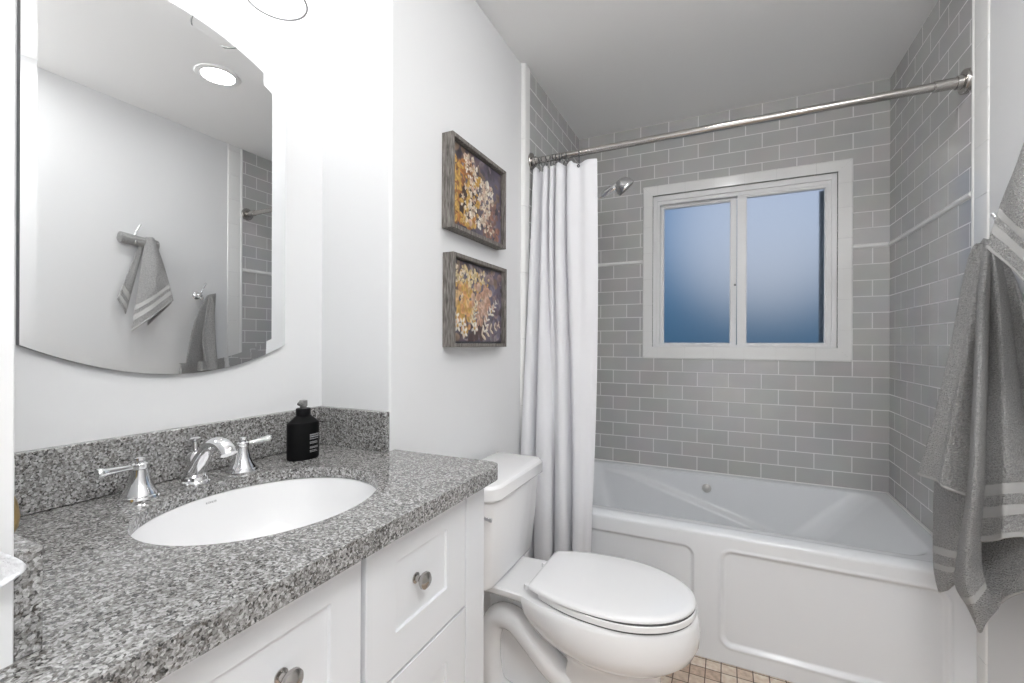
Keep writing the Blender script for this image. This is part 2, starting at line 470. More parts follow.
# entry wall with an open doorway, and the hall beyond
fw = MB().box((XSTUB, YFRONT - T, 0), (-0.36, YFRONT, ZC)).box((0.56, YFRONT - T, 0), (XR + T, YFRONT, ZC)).box((-0.36, YFRONT - T, 2.05), (0.56, YFRONT, ZC))
struct(fw.build('wall_front', M['wall']))
struct(MB().box((-0.45, YFRONT, 0), (-0.36, YFRONT + 0.015, 2.05)).box((0.56, YFRONT, 0), (0.65, YFRONT + 0.015, 2.05))
       .box((-0.45, YFRONT, 2.05), (0.65, YFRONT + 0.015, 2.14)).build('trim_1', M['trim'], bevel=0.003), 'white casing of the open doorway')
hf = MB().box((-1.3, YFRONT - 1.3, -0.08), (XR + 0.6, YFRONT - T, 0))
struct(hf.build('floor_hall', M['floor']))
struct(MB().box((-1.3, YFRONT - 1.4, 0), (XR + 0.6, YFRONT - 1.3, ZC)).box((-1.3, YFRONT - 1.3, 0), (-1.2, YFRONT - T, ZC))
       .box((XR + 0.5, YFRONT - 1.3, 0), (XR + 0.6, YFRONT - T, ZC)).build('wall_hall', M['wall']))
struct(MB().box((-1.3, YFRONT - 1.4, ZC), (XR + 0.6, YFRONT - T, ZC + 0.08)).build('ceiling_hall', M['ceiling']))

# bullnose and liner trims
def quarter_strip(name, pts2d, z0, z1, mat, label, joints=()):
    """vertical strip: a plan outline (x, y) extruded in z"""
    mb = MB(); zs = [z0] + list(joints) + [z1]
    for a, b in zip(zs[:-1], zs[1:]):
        mb.loft([[(x, y, a + 0.0007) for x, y in pts2d], [(x, y, b - 0.0007) for x, y in pts2d]])
    return struct(mb.build(name, mat, smooth=50), label)
arc = [(-0.838 + 0.017 * math.sin(t), 1.856 - 0.014 * math.cos(t)) for t in np.linspace(0, PI / 2, 8)]
quarter_strip('trim_2', [(-0.845, 1.842)] + arc + [(-0.821, 1.900), (-0.845, 1.900)], 0.0, ZC, M['white_tile'], 'white bullnose edge of the tiled alcove on the left', [0.3, 0.6, 0.9, 1.2, 1.5, 1.8, 2.1])
jz = [0.24, 0.39, 0.545, 0.70, 0.855, 1.01, 1.165, 1.32, 1.475, 1.63, 1.785, 1.94, 2.095, 2.25, 2.405]
quarter_strip('trim_3', [(0.700, 1.874), (0.6895, 1.874), (0.6895, 1.801), (0.6905, 1.797), (0.6925, 1.795), (0.700, 1.7945)], 0, ZC, M['white_tile'], 'white bullnose tile edge on the right wall', jz)
pen = [(0.700, 1.876)] + [(0.692 - 0.005 * math.sin(t), 1.8845 - 0.0085 * math.cos(t)) for t in np.linspace(0, PI, 9)] + [(0.700, 1.893)]
quarter_strip('trim_4', pen, 0, ZC, M['white_tile'], 'white pencil liner standing beside the bullnose')
def liner(name, a, b, nrm, label):
    a, b, nrm = Vector(a), Vector(b), Vector(nrm); mb = MB(); rings = []
    for p in (a, b):
        rings.append([p + nrm * (0.009 * math.sin(t)) + Vector((0, 0, -0.0095 * math.cos(t))) for t in np.linspace(0, PI, 10)])
    mb.loft(rings)
    return struct(mb.build(name, M['white_tile'], smooth=60), label)
ZL = 1.654
liner('trim_5', (XT, YB, ZL), (WO[0], YB, ZL), (0, -1, 0), 'white pencil tile left of the window')
liner('trim_6', (WO[1], YB, ZL), (XR, YB, ZL), (0, -1, 0), 'white pencil tile right of the window')
liner('trim_7', (XR, YB, ZL), (XR, 1.895, ZL), (-1, 0, 0), 'white pencil tile along the right tiled wall')
liner('trim_8', (XT, 1.915, ZL), (XT, YB, ZL), (1, 0, 0), 'white pencil tile along the left tiled wall')

struct(MB().box((XP, 1.005, 0), (XP + 0.012, 1.84, 0.09)).build('baseboard_left', M['trim'], bevel=0.003))
struct(MB().box((XR - 0.009, YFRONT, 0), (XR + 0.004, 1.786, 0.09)).build('baseboard_right', M['trim'], bevel=0.003))

# ---- window
win = bpy.data.objects.new('window_1', None); COL.objects.link(win); win.location = (0.05, YB, 1.6)
struct(win, 'white sliding window with frosted panes in the tiled wall')
def ring_frame(mb, o, i, y0, y1):
    """rectangular ring: o, i = (x0, x1, z0, z1) outer and inner, from y0 (room) to y1"""
    ox0, ox1, oz0, oz1 = o; ix0, ix1, iz0, iz1 = i
    O = [(ox0, oz0), (ox1, oz0), (ox1, oz1), (ox0, oz1)]; I = [(ix0, iz0), (ix1, iz0), (ix1, iz1), (ix0, iz1)]
    vs = [(x, y0, z) for x, z in O] + [(x, y0, z) for x, z in I] + [(x, y1, z) for x, z in O] + [(x, y1, z) for x, z in I]
    fs = []
    for k in range(4):
        j = (k + 1) % 4
        fs += [(k, j, 4 + j, 4 + k), (8 + k, 12 + k, 12 + j, 8 + j), (k, 8 + k, 8 + j, j), (4 + k, 4 + j, 12 + j, 12 + k)]
    mb.add(vs, fs)
def surround():
    """white bullnose tiles mitred round the opening, with open joints between them"""
    mb = MB(); x0, x1, z0, z1 = WO; yo = YB - 0.008; g = 0.0006
    def piece(quad):
        # quad of (x, z): outer-a, outer-b, inner-b, inner-a
        q = [Vector((x, 0, z)) for x, z in quad]
        rings = []
        for t, y in ((0, YB + 0.001), (0.0, yo + 0.003), (0.10, yo), (1.0, yo), (1.0, YB + 0.028)):
            rings.append((q[0].lerp(q[3], t), q[1].lerp(q[2], t), y))
        vs = []
        for a, b, y in rings: vs += [(a.x, y, a.z), (b.x, y, b.z)]
        fs = [(2 * k, 2 * k + 1, 2 * k + 3, 2 * k + 2) for k in range(4)]
        fs += [(0, 2, 4, 6, 8), (9, 7, 5, 3, 1)]
        mb.add(vs, fs)
    def run(a, b, joints, fn):
        cs = [a] + joints + [b]
        for p, q in zip(cs[:-1], cs[1:]): piece(fn(p + g, q - g, p == a, q == b))
    xs = [-0.36, -0.213, -0.066, 0.081, 0.228, 0.40]; zs = [1.25, 1.40, 1.55, 1.70, 1.85, 1.97]
    run(x0, x1, xs, lambda p, q, f, l: [(p, z1), (q, z1), (WX1 if l else q, WZ1), (WX0 if f else p, WZ1)])
    run(x0, x1, xs, lambda p, q, f, l: [(p, z0), (q, z0), (WX1 if l else q, WZ0), (WX0 if f else p, WZ0)])
    run(z0, z1, zs, lambda p, q, f, l: [(x0, p), (x0, q), (WX0, WZ1 if l else q), (WX0, WZ0 if f else p)])
    run(z0, z1, zs, lambda p, q, f, l: [(x1, p), (x1, q), (WX1, WZ1 if l else q), (WX1, WZ0 if f else p)])
    return mb
surround().build('tile_surround', M['white_tile'], win)
g_ = MB(); ring_frame(g_, (WO[0] + .003, WO[1] - .003, WO[2] + .003, WO[3] - .003), (WX0 - .002, WX1 + .002, WZ0 - .002, WZ1 + .002), YB - 0.0055, YB + 0.001)
g_.build('surround_grout', M['grout'], win)
fr = MB()
ring_frame(fr, (WX0, WX1, WZ0, WZ1), (WX0 + 0.022, WX1 - 0.022, WZ0 + 0.010, WZ1 - 0.030), YB + 0.010, YB + 0.095)
ring_frame(fr, (WX0 + 0.022, WX1 - 0.022, WZ0 + 0.010, WZ1 - 0.030), (WX0 + 0.036, WX1 - 0.036, WZ0 + 0.0125, WZ1 - 0.050), YB + 0.019, YB + 0.095)
fr.build('window_frame', M['vinyl'], win, bevel=0.0015)
def sash(x0, x1, z0, z1, gx0, gx1, gz0, gz1, y, name):
    mb = MB(); ring_frame(mb, (x0, x1, z0, z1), (gx0 - .004, gx1 + .004, gz0 - .004, gz1 + .004), y, y + 0.026)
    ring_frame(mb, (gx0 - .004, gx1 + .004, gz0 - .004, gz1 + .004), (gx0, gx1, gz0, gz1), y + 0.006, y + 0.022)
    s = mb.build(name, M['vinyl'], win, bevel=0.001)
    p = MB().box((gx0 - .002, y + 0.0105, gz0 - .002), (gx1 + .002, y + 0.0145, gz1 + .002)).build('pane', M['frosted'], s)
    return s
sash(WX0 + .036, 0.046, WZ0 + .0125, WZ1 - .050, -0.331, 0.013, 1.187, 1.962, YB + 0.050, 'fixed_sash')
sash(0.048, WX1 - .036, WZ0 + .0125, WZ1 - .050, 0.094, 0.440, 1.187, 1.965, YB + 0.022, 'sliding_sash')
MB().box((0.4275, YB + 0.086, 1.18), (0.452, YB + 0.095, 1.97)).build('screen_frame', M['screen'], win)
MB().box((0.034, YB + 0.040, 1.515), (0.043, YB + 0.050, 1.575)).build('latch', M['vinyl'], win, bevel=0.002)
MB().lathe([(0.0, 0), (0.006, 0), (0.006, 0.004), (0.0, 0.005)], align_z((0, -1, 0), (0.0385, YB + 0.049, 1.503)), 16).build('latch_button', M['dark_metal'], win, smooth=40)

# ================================================================== VANITY CABINET
XF = -0.564       # face plane
cab = thing('vanity_cabinet', (-0.70, 0.55, 0), 'white shaker vanity cabinet under the speckled granite counter', 'cabinet')
bd = MB()
bd.box((XM, YSTUB, 0.09), (XF - 0.001, YRET, 0.8455 - 0.16)).box((XSTUB, -0.28, 0.09), (XF - 0.001, YSTUB + .001, 0.8455 - 0.16))
bd.box((-1.02, YSTUB, 0.0), (XF - 0.06, 0.97, 0.09))
bd.box((XF - 0.020, -0.28, 0.685), (XF - 0.001, YRET, 0.8450))
bd.build('body', M['cabinet'], cab)
ff = MB()
# face frame members, flush with the drawer fronts
ff.box((XF - 0.019, 0.8985, 0.0), (XF + 0.019, 0.984, 0.8450))
ff.box((-0.837, 0.976, 0.0), (XF - 0.0, 0.984, 0.8450))
ff.build('end_panel', M['cabinet'], cab, bevel=0.0015)
MB().box((XF - 0.019, -0.28, 0.0), (XF + 0.018, 0.236, 0.8450)).build('filler_panel', M['cabinet'], cab, bevel=0.0015)
def shaker(name, y0, y1, z0, z1, rail=0.074, knob=None, parent=cab, rtop=None):
    """recessed-panel front, facing +X"""
    x1 = XF + 0.019; x0 = XF; xi = x1 - 0.006; r = rail; rt = rtop or r
    mb = MB()
    O = [(y0, z0), (y1, z0), (y1, z1), (y0, z1)]; I = [(y0 + r, z0 + r), (y1 - r, z0 + r), (y1 - r, z1 - rt), (y0 + r, z1 - rt)]
    I2 = [(y0 + r + .0015, z0 + r + .0015), (y1 - r - .0015, z0 + r + .0015), (y1 - r - .0015, z1 - rt - .0015), (y0 + r + .0015, z1 - rt - .0015)]
    vs = [(x1, a, b) for a, b in O] + [(x1, a, b) for a, b in I] + [(xi, a, b) for a, b in I2] + [(x0, a, b) for a, b in O]
    fs = [(8, 9, 10, 11), (12, 15, 14, 13)]
    for k in range(4):
        j = (k + 1) % 4
        fs += [(k, j, 4 + j, 4 + k), (4 + k, 4 + j, 8 + j, 8 + k), (k, 12 + k, 12 + j, j)]
    mb.add(vs, fs)
    d = mb.build(name, M['cabinet'], parent, bevel=0.0012)
    if knob:
        ky, kz = knob
        pr = [(0.0, 0), (0.0105, 0), (0.0105, 0.002), (0.0065, 0.004), (0.0055, 0.010), (0.0075, 0.014), (0.0135, 0.017), (0.0165, 0.0215), (0.0160, 0.026), (0.011, 0.030), (0.0, 0.0315)]
        k = MB().lathe(pr, align_z((1, 0, 0), (xi, ky, kz)), 28).build('knob', M['nickel'], d, smooth=40)
        k['label'] = 'brushed nickel mushroom knob'
    return d
ZT = 0.8440
d1 = shaker('drawer', 0.5765, 0.8955, 0.5725, ZT, 0.076, (0.718, 0.718), rtop=0.066)
d2 = shaker('drawer', 0.5765, 0.8955, 0.325, 0.5665, 0.076, (0.736, 0.448))
d3 = shaker('drawer', 0.5765, 0.8955, 0.095, 0.319, 0.076, (0.736, 0.205))
d4 = shaker('drawer_front', 0.240, 0.5650, 0.5725, ZT, 0.063, (0.421, 0.722))
d5 = shaker('door', 0.240, 0.5650, 0.095, 0.5665, 0.074, (0.53, 0.50))
MB().box((XF + 0.0, 0.5655, 0.09), (XF + 0.004, 0.576, 0.8440)).build('stile', M['cabinet'], cab)

# ================================================================== COUNTERTOP
top = thing('countertop', (-0.80, 0.57, 0.8455), 'speckled grey granite countertop with splashes on the white vanity', 'countertop')
HX, HY, HB, HA = -0.794, 0.583, 0.185, 0.2145       # sink cut-out
def counter_mesh():
    bm = bmesh.new()
    XFr = -0.505; Y1 = 1.006; rc = 0.035
    out = [(XM, YSTUB), (XSTUB, YSTUB), (XSTUB, -0.30), (XFr, -0.30)]
    out += [(XFr - rc + rc * math.cos(t), Y1 - rc + rc * math.sin(t)) for t in np.linspace(0, PI / 2, 9)]
    out += [(XP + 0.0, Y1 - 0.010), (XP, YRET), (XM, YRET)]
    NE = 96
    inn = [(HX + HB * math.cos(2 * PI * k / NE), HY + HA * math.sin(2 * PI * k / NE)) for k in range(NE)]
    vo = [bm.verts.new((x, y, CT)) for x, y in out]; vi = [bm.verts.new((x, y, CT)) for x, y in inn]
    es = [bm.edges.new((a[i], a[(i + 1) % len(a)])) for a in (vo, vi) for i in range(len(a))]
    bmesh.ops.triangle_fill(bm, use_beauty=True, use_dissolve=False, edges=es)
    bmesh.ops.recalc_face_normals(bm, faces=bm.faces)
    if bm.faces[0].normal.z < 0: bmesh.ops.reverse_faces(bm, faces=bm.faces)
    r = bmesh.ops.extrude_face_region(bm, geom=list(bm.faces))
    nv = [g for g in r['geom'] if isinstance(g, bmesh.types.BMVert)]
    bmesh.ops.translate(bm, verts=nv, vec=(0, 0, -0.036))
    for v in nv:
        if ((v.co.x - HX) / HB) ** 2 + ((v.co.y - HY) / HA) ** 2 < 1.01: v.co.z += 0.0115
    bmesh.ops.recalc_face_normals(bm, faces=bm.faces)
    bmesh.ops.translate(bm, verts=bm.verts, vec=-Vector(top.location))
    me = bpy.data.meshes.new('slab'); bm.to_mesh(me); bm.free()
    o = bpy.data.objects.new('slab', me); COL.objects.link(o); me.materials.append(M['granite'])
    o.parent = top
    md = o.modifiers.new('bevel', 'BEVEL'); md.width = 0.0035; md.segments = 3; md.limit_method = 'ANGLE'; md.angle_limit = math.radians(55)
    return o
counter_mesh()
SPL = 0.990
MB().box((XM, YSTUB + 0.0205, CT + 0.0013), (XM + 0.020, YRET, SPL)).build('backsplash', M['granite'], top, bevel=0.0015)
MB().box((XM + 0.0205, YRET - 0.020, CT), (XP - 0.001, YRET, SPL)).build('side_splash', M['granite'], top, bevel=0.0015)
MB().box((XM, YSTUB, CT), (XSTUB - 0.001, YSTUB + 0.020, 0.983)).build('side_splash', M['granite'], top, bevel=0.0015)

# ---- sink
sink = thing('sink', (HX, HY, 0.70), 'white oval undermount sink set into the granite counter', 'sink')
def ell(bx, ay, z, cx=HX, cy=HY, n=72):
    return [(cx + bx * math.cos(2 * PI * k / n), cy + ay * math.sin(2 * PI * k / n), z) for k in range(n)]
zs_ = 0.8565
prof = [(1.09, -0.0045), (1.02, 0.0), (1.008, -0.001), (0.985, -0.02), (0.955, -0.05), (0.90, -0.085), (0.80, -0.118), (0.62, -0.140), (0.40, -0.150), (0.14, -0.154)]
inn = [ell(HB * k, HA * k, zs_ + dz) for k, dz in prof]
outr = [ell(HB * (k + 0.05), HA * (k + 0.05), zs_ + dz - 0.012) for k, dz in prof]
rings = inn + outr[::-1]
MB().loft(rings, False, False).build('basin', M['porcelain'], sink, smooth=50)
MB().lathe([(0.0, -0.002), (0.012, -0.002), (0.016, 0.0015), (0.028, 0.002), (0.030, 0.0), (0.030, -0.02), (0.0, -0.02)], Matrix.Translation((HX, HY, zs_ - 0.152)), 32).build('drain', M['chrome'], sink, smooth=40)
def text_mesh(name, body, size, loc, xdir, ndir, mat, parent, ext=0.0003):
    cu = bpy.data.curves.new(name, 'FONT'); cu.body = body; cu.size = size; cu.extrude = ext
    cu.align_x = 'CENTER'; cu.align_y = 'CENTER'
    o = bpy.data.objects.new(name, cu); COL.objects.link(o)
    me = bpy.data.meshes.new_from_object(o.evaluated_get(bpy.context.evaluated_depsgraph_get()))
    bpy.data.objects.remove(o)
    x = Vector(xdir).normalized(); n = Vector(ndir).normalized(); y = n.cross(x).normalized(); x = y.cross(n)
    m = Matrix((x, y, n)).transposed().to_4x4(); m.translation = Vector(loc)
    me.transform(m)
    o = bpy.data.objects.new(name, me); COL.objects.link(o); me.materials.append(mat)
    o.parent = parent; o.location = -Vector(parent.location)
    return o
ta = math.atan2(-0.072, -0.166)
text_mesh('maker_mark', 'KOHLER', 0.0058, (HX - HB * 0.984, HY - 0.002, zs_ - 0.0125), (0, 1, 0), (1, 0, 0.18), M['mark_ink'], sink)

# ================================================================== FAUCET
fau = thing('faucet', (-1.03, 0.585, CT), 'polished chrome widespread faucet behind the oval sink', 'faucet')
bell = [(0.0, 0), (0.0265, 0), (0.0275, 0.003), (0.0265, 0.007), (0.0235, 0.0085), (0.0225, 0.012), (0.0185, 0.020), (0.0145, 0.032), (0.0118, 0.046), (0.0105, 0.056), (0.0115, 0.058), (0.0115, 0.066), (0.0095, 0.068), (0.0065, 0.070), (0.0065, 0.072), (0.0088, 0.074), (0.0085, 0.078), (0.0, 0.0795)]
def handle(x, y, sgn):
    h = MB().lathe([(r_ * 1.20, z_) for r_, z_ in bell], Matrix.Translation((x, y, CT)), 32).build('handle', M['chrome'], fau, smooth=35)
    d = Vector((0.08, sgn, 0.03)).normalized()
    a = Vector((x, y, CT + 0.0615))
    m = align_z(d, a)
    lv = MB().lathe([(0.0, 0.006), (0.0050, 0.006), (0.0048, 0.016), (0.0056, 0.026), (0.0070, 0.046), (0.0082, 0.056), (0.0098, 0.060), (0.0098, 0.065), (0.0085, 0.0675), (0.0, 0.0685)], m, 20).build('lever', M['chrome'], h, smooth=35)
    return h
handle(-1.012, 0.469, -1); handle(-1.014, 0.673, 1)
sp = MB()
YS = 0.571
sp.lathe([(0.0, 0), (0.0270, 0), (0.0280, 0.003), (0.0265, 0.007), (0.0235, 0.009), (0.0225, 0.015), (0.0, 0.018)], Matrix.Translation((-1.014, YS, CT)), 32)
sp.tube([(-1.020, YS, CT + 0.010), (-1.002, YS, CT + 0.040), (-0.976, YS, CT + 0.072), (-0.952, YS, CT + 0.090), (-0.928, YS, CT + 0.092), (-0.910, YS, CT + 0.083), (-0.902, YS, CT + 0.073)],
        [0.0180, 0.0140, 0.0115, 0.0112, 0.0115, 0.0118, 0.0118], 24, 8, flat=1.38)
sp.build('spout', M['chrome'], fau, smooth=45)
MB().lathe([(0.0, 0), (0.0085, 0), (0.0115, 0.004), (0.0105, 0.020), (0.0065, 0.028), (0.0032, 0.032), (0.0032, 0.052), (0.0070, 0.056), (0.0085, 0.059), (0.0060, 0.062), (0.0, 0.063)],
           align_z((-0.1, 0, 1), (-1.050, 0.592, CT + 0.028)) @ Matrix.Diagonal((1.5, 1.5, 1.0, 1)), 24).build('lift_rod', M['chrome'], fau, smooth=35)

# ================================================================== SOAP BOTTLE
bx, by = -0.985, 0.815
bot = thing('soap_bottle', (bx, by, CT), 'matte black pump bottle in the corner of the granite counter', 'bottle')
mb_ = Matrix.Translation((bx, by, CT)) @ Matrix.Rotation(math.radians(75), 4, 'Z') @ Matrix.Diagonal((0.94, 0.94, 0.925, 1))
MB().lathe([(0.0, 0), (0.040, 0), (0.0425, 0.003), (0.043, 0.006), (0.043, 0.0985), (0.042, 0.1015), (0.0385, 0.1035), (0.0175, 0.1215), (0.0165, 0.123), (0.0, 0.123)], mb_, 48, 1.0, 0.66).build('bottle_body', M['black'], bot, smooth=35)
MB().lathe([(0.0, 0.121), (0.0185, 0.121), (0.019, 0.122), (0.019, 0.1385), (0.0175, 0.140), (0.0, 0.140)], mb_, 36).build('cap', M['black_cap'], bot, smooth=35)
pm = MB()
pm.lathe([(0.0, 0.139), (0.0085, 0.139), (0.0085, 0.1445), (0.0105, 0.146), (0.0105, 0.1605), (0.0095, 0.1615), (0.0, 0.1615)], mb_, 24)
pd = Vector((0.35, -0.95, 0)).normalized(); pc = Vector((bx, by, CT))
pm.tube([pc + Vector((0, 0, 0.1435)), pc + pd * 0.014 + Vector((0, 0, 0.1445)), pc + pd * 0.022 + Vector((0, 0, 0.1415))], [0.006, 0.0055, 0.004], 14, 4)
pm.build('pump', M['pump'], bot, smooth=40)
# label: lines of small print on the front right of the bottle
lb = MB()
def on_bottle(t, z):
    return mb_ @ Vector((0.0433 * math.cos(t), 0.0433 * 0.66 * math.sin(t), z))
def label_line(z, h, t0, t1):
    # short dashes like letters
    t = t0
    while t < t1:
        w = random.uniform(0.045, 0.10)
        a = [on_bottle(t, z), on_bottle(min(t + w, t1), z)]
        lb.add([a[0], a[1], a[1] + Vector((0, 0, h)), a[0] + Vector((0, 0, h))], [(0, 1, 2, 3)])
        t += w + 0.022
L0, L1 = -1.45, -0.62
for z, h, e_ in ((0.066, 0.0035, 1.0), (0.0605, 0.0035, 1.0), (0.0555, 0.0022, 0.9), (0.047, 0.0022, 0.7), (0.0435, 0.002, 0.75), (0.0335, 0.0018, 0.85), (0.0305, 0.0018, 0.8), (0.024, 0.0016, 0.6), (0.0205, 0.0016, 0.75)):
    label_line(z, h, L0, L0 + (L1 - L0) * e_)
lb.build('label_print', M['ink'], bot)

# ---- tumbler at the left end of the counter, white with a brass band
tb = thing('tumbler', (-0.885, 0.2355, CT), 'white tumbler with a brass band half hidden by the left splash', 'tumbler')
tm = Matrix.Translation((-0.885, 0.2355, CT))
MB().lathe([(0.0, 0), (0.022, 0), (0.025, 0.003), (0.0275, 0.045), (0.0275, 0.138), (0.026, 0.140), (0.0245, 0.138), (0.0245, 0.01), (0.0, 0.008)], tm, 36).build('cup', M['ceramic'], tb, smooth=40)
MB().lathe([(0.0276, 0.038), (0.0315, 0.046), (0.0330, 0.060), (0.0310, 0.076), (0.0276, 0.088)], tm, 36, cap0=False, cap1=False).build('band', M['brass'], tb, smooth=60)

# ================================================================== MIRROR
mir = thing('wall_mirror', (XM, 0.585, 1.5), 'frameless mirror with arched top and bottom edges on the white wall', 'mirror')
def mirror_outline(inset, n=28):
    y0, y1, zb, zt, sag = 0.329 + inset * 0.78, 0.838 - inset, 1.174 + inset * 0.9, 1.850 - inset * 0.9, 0.064
    pts = []
    for k in range(n + 1):
        t = k / n; pts.append((y0 + (y1 - y0) * t, zb - sag * (1 - (2 * t - 1) ** 2)))
    for k in range(n + 1):
        t = k / n; pts.append((y1 - (y1 - y0) * t, zt + sag * (1 - (2 * t - 1) ** 2)))
    return pts
o0, o1 = mirror_outline(0.0), mirror_outline(0.026)
XMF = MIRX
MB().add([(XMF, y, z) for y, z in o1], [tuple(range(len(o1)))]).build('mirror_glass', M['mirror'], mir)
bv = MB(); n_ = len(o0)
bv.add([(XMF, y, z) for y, z in o1] + [(XMF - 0.0016, y, z) for y, z in o0], [(k, (k + 1) % n_, n_ + (k + 1) % n_, n_ + k) for k in range(n_)])
bo = bv.build('bevel', M['mirror'], mir)
me_ = MB()
me_.loft([[(XMF - 0.0016, y, z) for y, z in o0], [(XM + 0.0005, y, z) for y, z in o0]], False, True)
me_.build('backing', M['mirror_edge'], mir)

# ================================================================== VANITY LIGHT
vl = thing('vanity_light', (XM, 0.59, 2.15), 'two-arm chrome wall light with clear glass bell shades above the mirror', 'wall light')
MB().box((XM, 0.46, 2.10), (XM + 0.022, 0.72, 2.20)).build('backplate', M['chrome'], vl, bevel=0.006)
SZ = 0.043
for y in (0.737, 0.443):
    xs_ = -0.990
    s0 = math.copysign(1, y - 0.59)
    MB().tube([(XM + 0.015, 0.59 + 0.10 * s0, 2.16 + SZ / 2), (XM + 0.055, 0.59 + 0.125 * s0, 2.185 + SZ), (xs_ - 0.01, y - 0.01 * s0, 2.19 + SZ), (xs_, y, 2.165 + SZ)], 0.008, 14, 6).build('arm', M['chrome'], vl, smooth=50)
    MB().lathe([(0.0, 2.128), (0.024, 2.128), (0.026, 2.135), (0.024, 2.165), (0.010, 2.175), (0.0, 2.176)], Matrix.Translation((xs_, y, SZ)), 28).build('socket', M['chrome'], vl, smooth=40)
    shd = MB().lathe([(0.027, 2.135), (0.036, 2.12), (0.044, 2.08), (0.050, 2.04), (0.060, 1.995), (0.0685, 1.969)], Matrix.Translation((xs_, y, SZ)), 48, cap0=False, cap1=False).build('glass_shade', M['clear_glass'], vl, smooth=80)
    rim = MB()
    rr_ = [(0.0685 + 0.0021 * math.cos(t), 1.968 + 0.0021 * math.sin(t)) for t in np.linspace(0, 2 * PI, 9)]
    rim.lathe(rr_, Matrix.Translation((xs_, y, SZ)), 48, cap0=False, cap1=False)
    rm = rim.build('shade_rim', M['glass_rim'], shd, smooth=80)
    MB().lathe([(0.0, 2.045), (0.012, 2.047), (0.022, 2.056), (0.027, 2.072), (0.024, 2.092), (0.014, 2.112), (0.012, 2.128), (0.0, 2.128)], Matrix.Translation((xs_, y, SZ)), 28).build('bulb', M['bulb'], vl, smooth=60)

# ================================================================== RECESSED LIGHTS
for i, (x, y, lab) in enumerate(((0.009, 1.319, 'round white recessed ceiling light seen whole in the mirror'), (0.385, 0.668, 'round white recessed ceiling light nearest the doorway'))):
    rl = thing('recessed_light', (x, y, ZC), lab, 'ceiling light', 'recessed ceiling lights')
    m = Matrix.Translation((x, y, ZC))
    MB().lathe([(0.068, -0.001), (0.070, -0.006), (0.092, -0.004), (0.095, 0.0), (0.095, 0.001), (0.068, 0.001)], m, 48, cap0=False, cap1=False).build('trim_ring', M['trim'], rl, smooth=40)
    MB().lathe([(0.0, -0.0035), (0.060, -0.0030), (0.068, -0.0015), (0.068, 0.0), (0.0, 0.0)], m, 48).build('lens', M['lens'], rl, smooth=40)

# ================================================================== TOILET
TY = 1.366
toi = thing('toilet', (XP, TY, 0), 'white two-piece toilet with closed lid between vanity and tub', 'toilet')
def egg(xb, xf, w, z, wb=None, n=64, xm=None, p=2.0):
    """bowl-shaped outline, widest at xm, rounded nose at xf, narrower square-ish back at xb"""
    wb = w * 0.70 if wb is None else wb
    xm = xb + (xf - xb) * 0.50 if xm is None else xm
    half = []
    m = n // 2
    for k in range(m + 1):
        t = k / m                               # 0 nose -> 1 back centre
        if t < 0.5:
            a = t / 0.5 * PI / 2
            half.append((xm + (xf - xm) * math.cos(a), w * math.sin(a) ** (2 / p)))
        elif t < 0.85:
            q = (t - 0.5) / 0.35
            half.append((xm + (xb - xm) * q, w + (wb - w) * q ** 2.2))
        else:
            q = (t - 0.85) / 0.15
            half.append((xb, wb * (1 - q)))
    full = [(x, TY + y, z) for x, y in half[:-1]] + [(x, TY - y, z) for x, y in half[:0:-1]]
    return full
bowl = MB()
R = []
for xb, xf, w, z, wb in ((-0.52, -0.150, 0.110, 0.0, 0.10), (-0.515, -0.152, 0.107, 0.02, 0.098), (-0.47, -0.165, 0.092, 0.07, 0.08), (-0.445, -0.170, 0.088, 0.15, 0.075), (-0.43, -0.168, 0.091, 0.228, 0.075),
                         (-0.435, -0.150, 0.110, 0.256, 0.085), (-0.46, -0.112, 0.142, 0.278, 0.100), (-0.50, -0.080, 0.166, 0.306, 0.115), (-0.53, -0.066, 0.1785, 0.338, 0.122), (-0.550, -0.0635, 0.1815, 0.371, 0.130), (-0.560, -0.0665, 0.1805, 0.401, 0.130), (-0.560, -0.0705, 0.1775, 0.4115, 0.129), (-0.560, -0.077, 0.172, 0.4175, 0.126)):
    R.append(egg(xb, xf, w, z, wb, xm=xb + (xf - xb) * 0.45))
bowl.loft(R)
# tank shelf behind the rim
def shelf():
    rings = []
    ts = np.linspace(0, 1, 12)
    for z, g in ((0.358, 0.050), (0.380, 0.020), (0.391, 0.005), (0.400, 0.0), (0.4115, 0.0), (0.4155, 0.005)):
        L = [(-0.800 + 0.34 * t, 0.110 + 0.022 * t ** 2.0 - g) for t in ts]
        rings.append([(x, TY - w, z) for x, w in L] + [(x, TY + w, z) for x, w in L[::-1]])
    bowl.loft(rings)
shelf()
# foot, web and the trapway swelling on both sides
def foot():
    rings = []
    for z, g in ((0.0, 0.0), (0.040, 0.002), (0.055, 0.014)):
        L = [(-0.745 + g, 0.070), (-0.735 + g, 0.100 - g), (-0.60, 0.106 - g), (-0.45, 0.106 - g)]
        rings.append([(x, TY - w, z) for x, w in L] + [(x, TY + w, z) for x, w in L[::-1]])
    bowl.loft(rings)
foot()
bowl.box((-0.715, TY - 0.030, 0.02), (-0.42, TY + 0.030, 0.375))
for s in (-1, 1):
    yy = TY + s * 0.040
    bowl.tube([(-0.36, yy, 0.120), (-0.43, yy + s * .006, 0.150), (-0.49, yy + s * .014, 0.190), (-0.55, yy + s * .016, 0.245), (-0.615, yy + s * .014, 0.292), (-0.675, yy + s * .010, 0.285), (-0.705, yy + s * .008, 0.22), (-0.705, yy + s * .008, 0.12), (-0.68, yy + s * .012, 0.050), (-0.60, yy + s * .012, 0.030)],
              [0.046, 0.044, 0.041, 0.039, 0.038, 0.038, 0.038, 0.038, 0.040, 0.036], 20, 6)
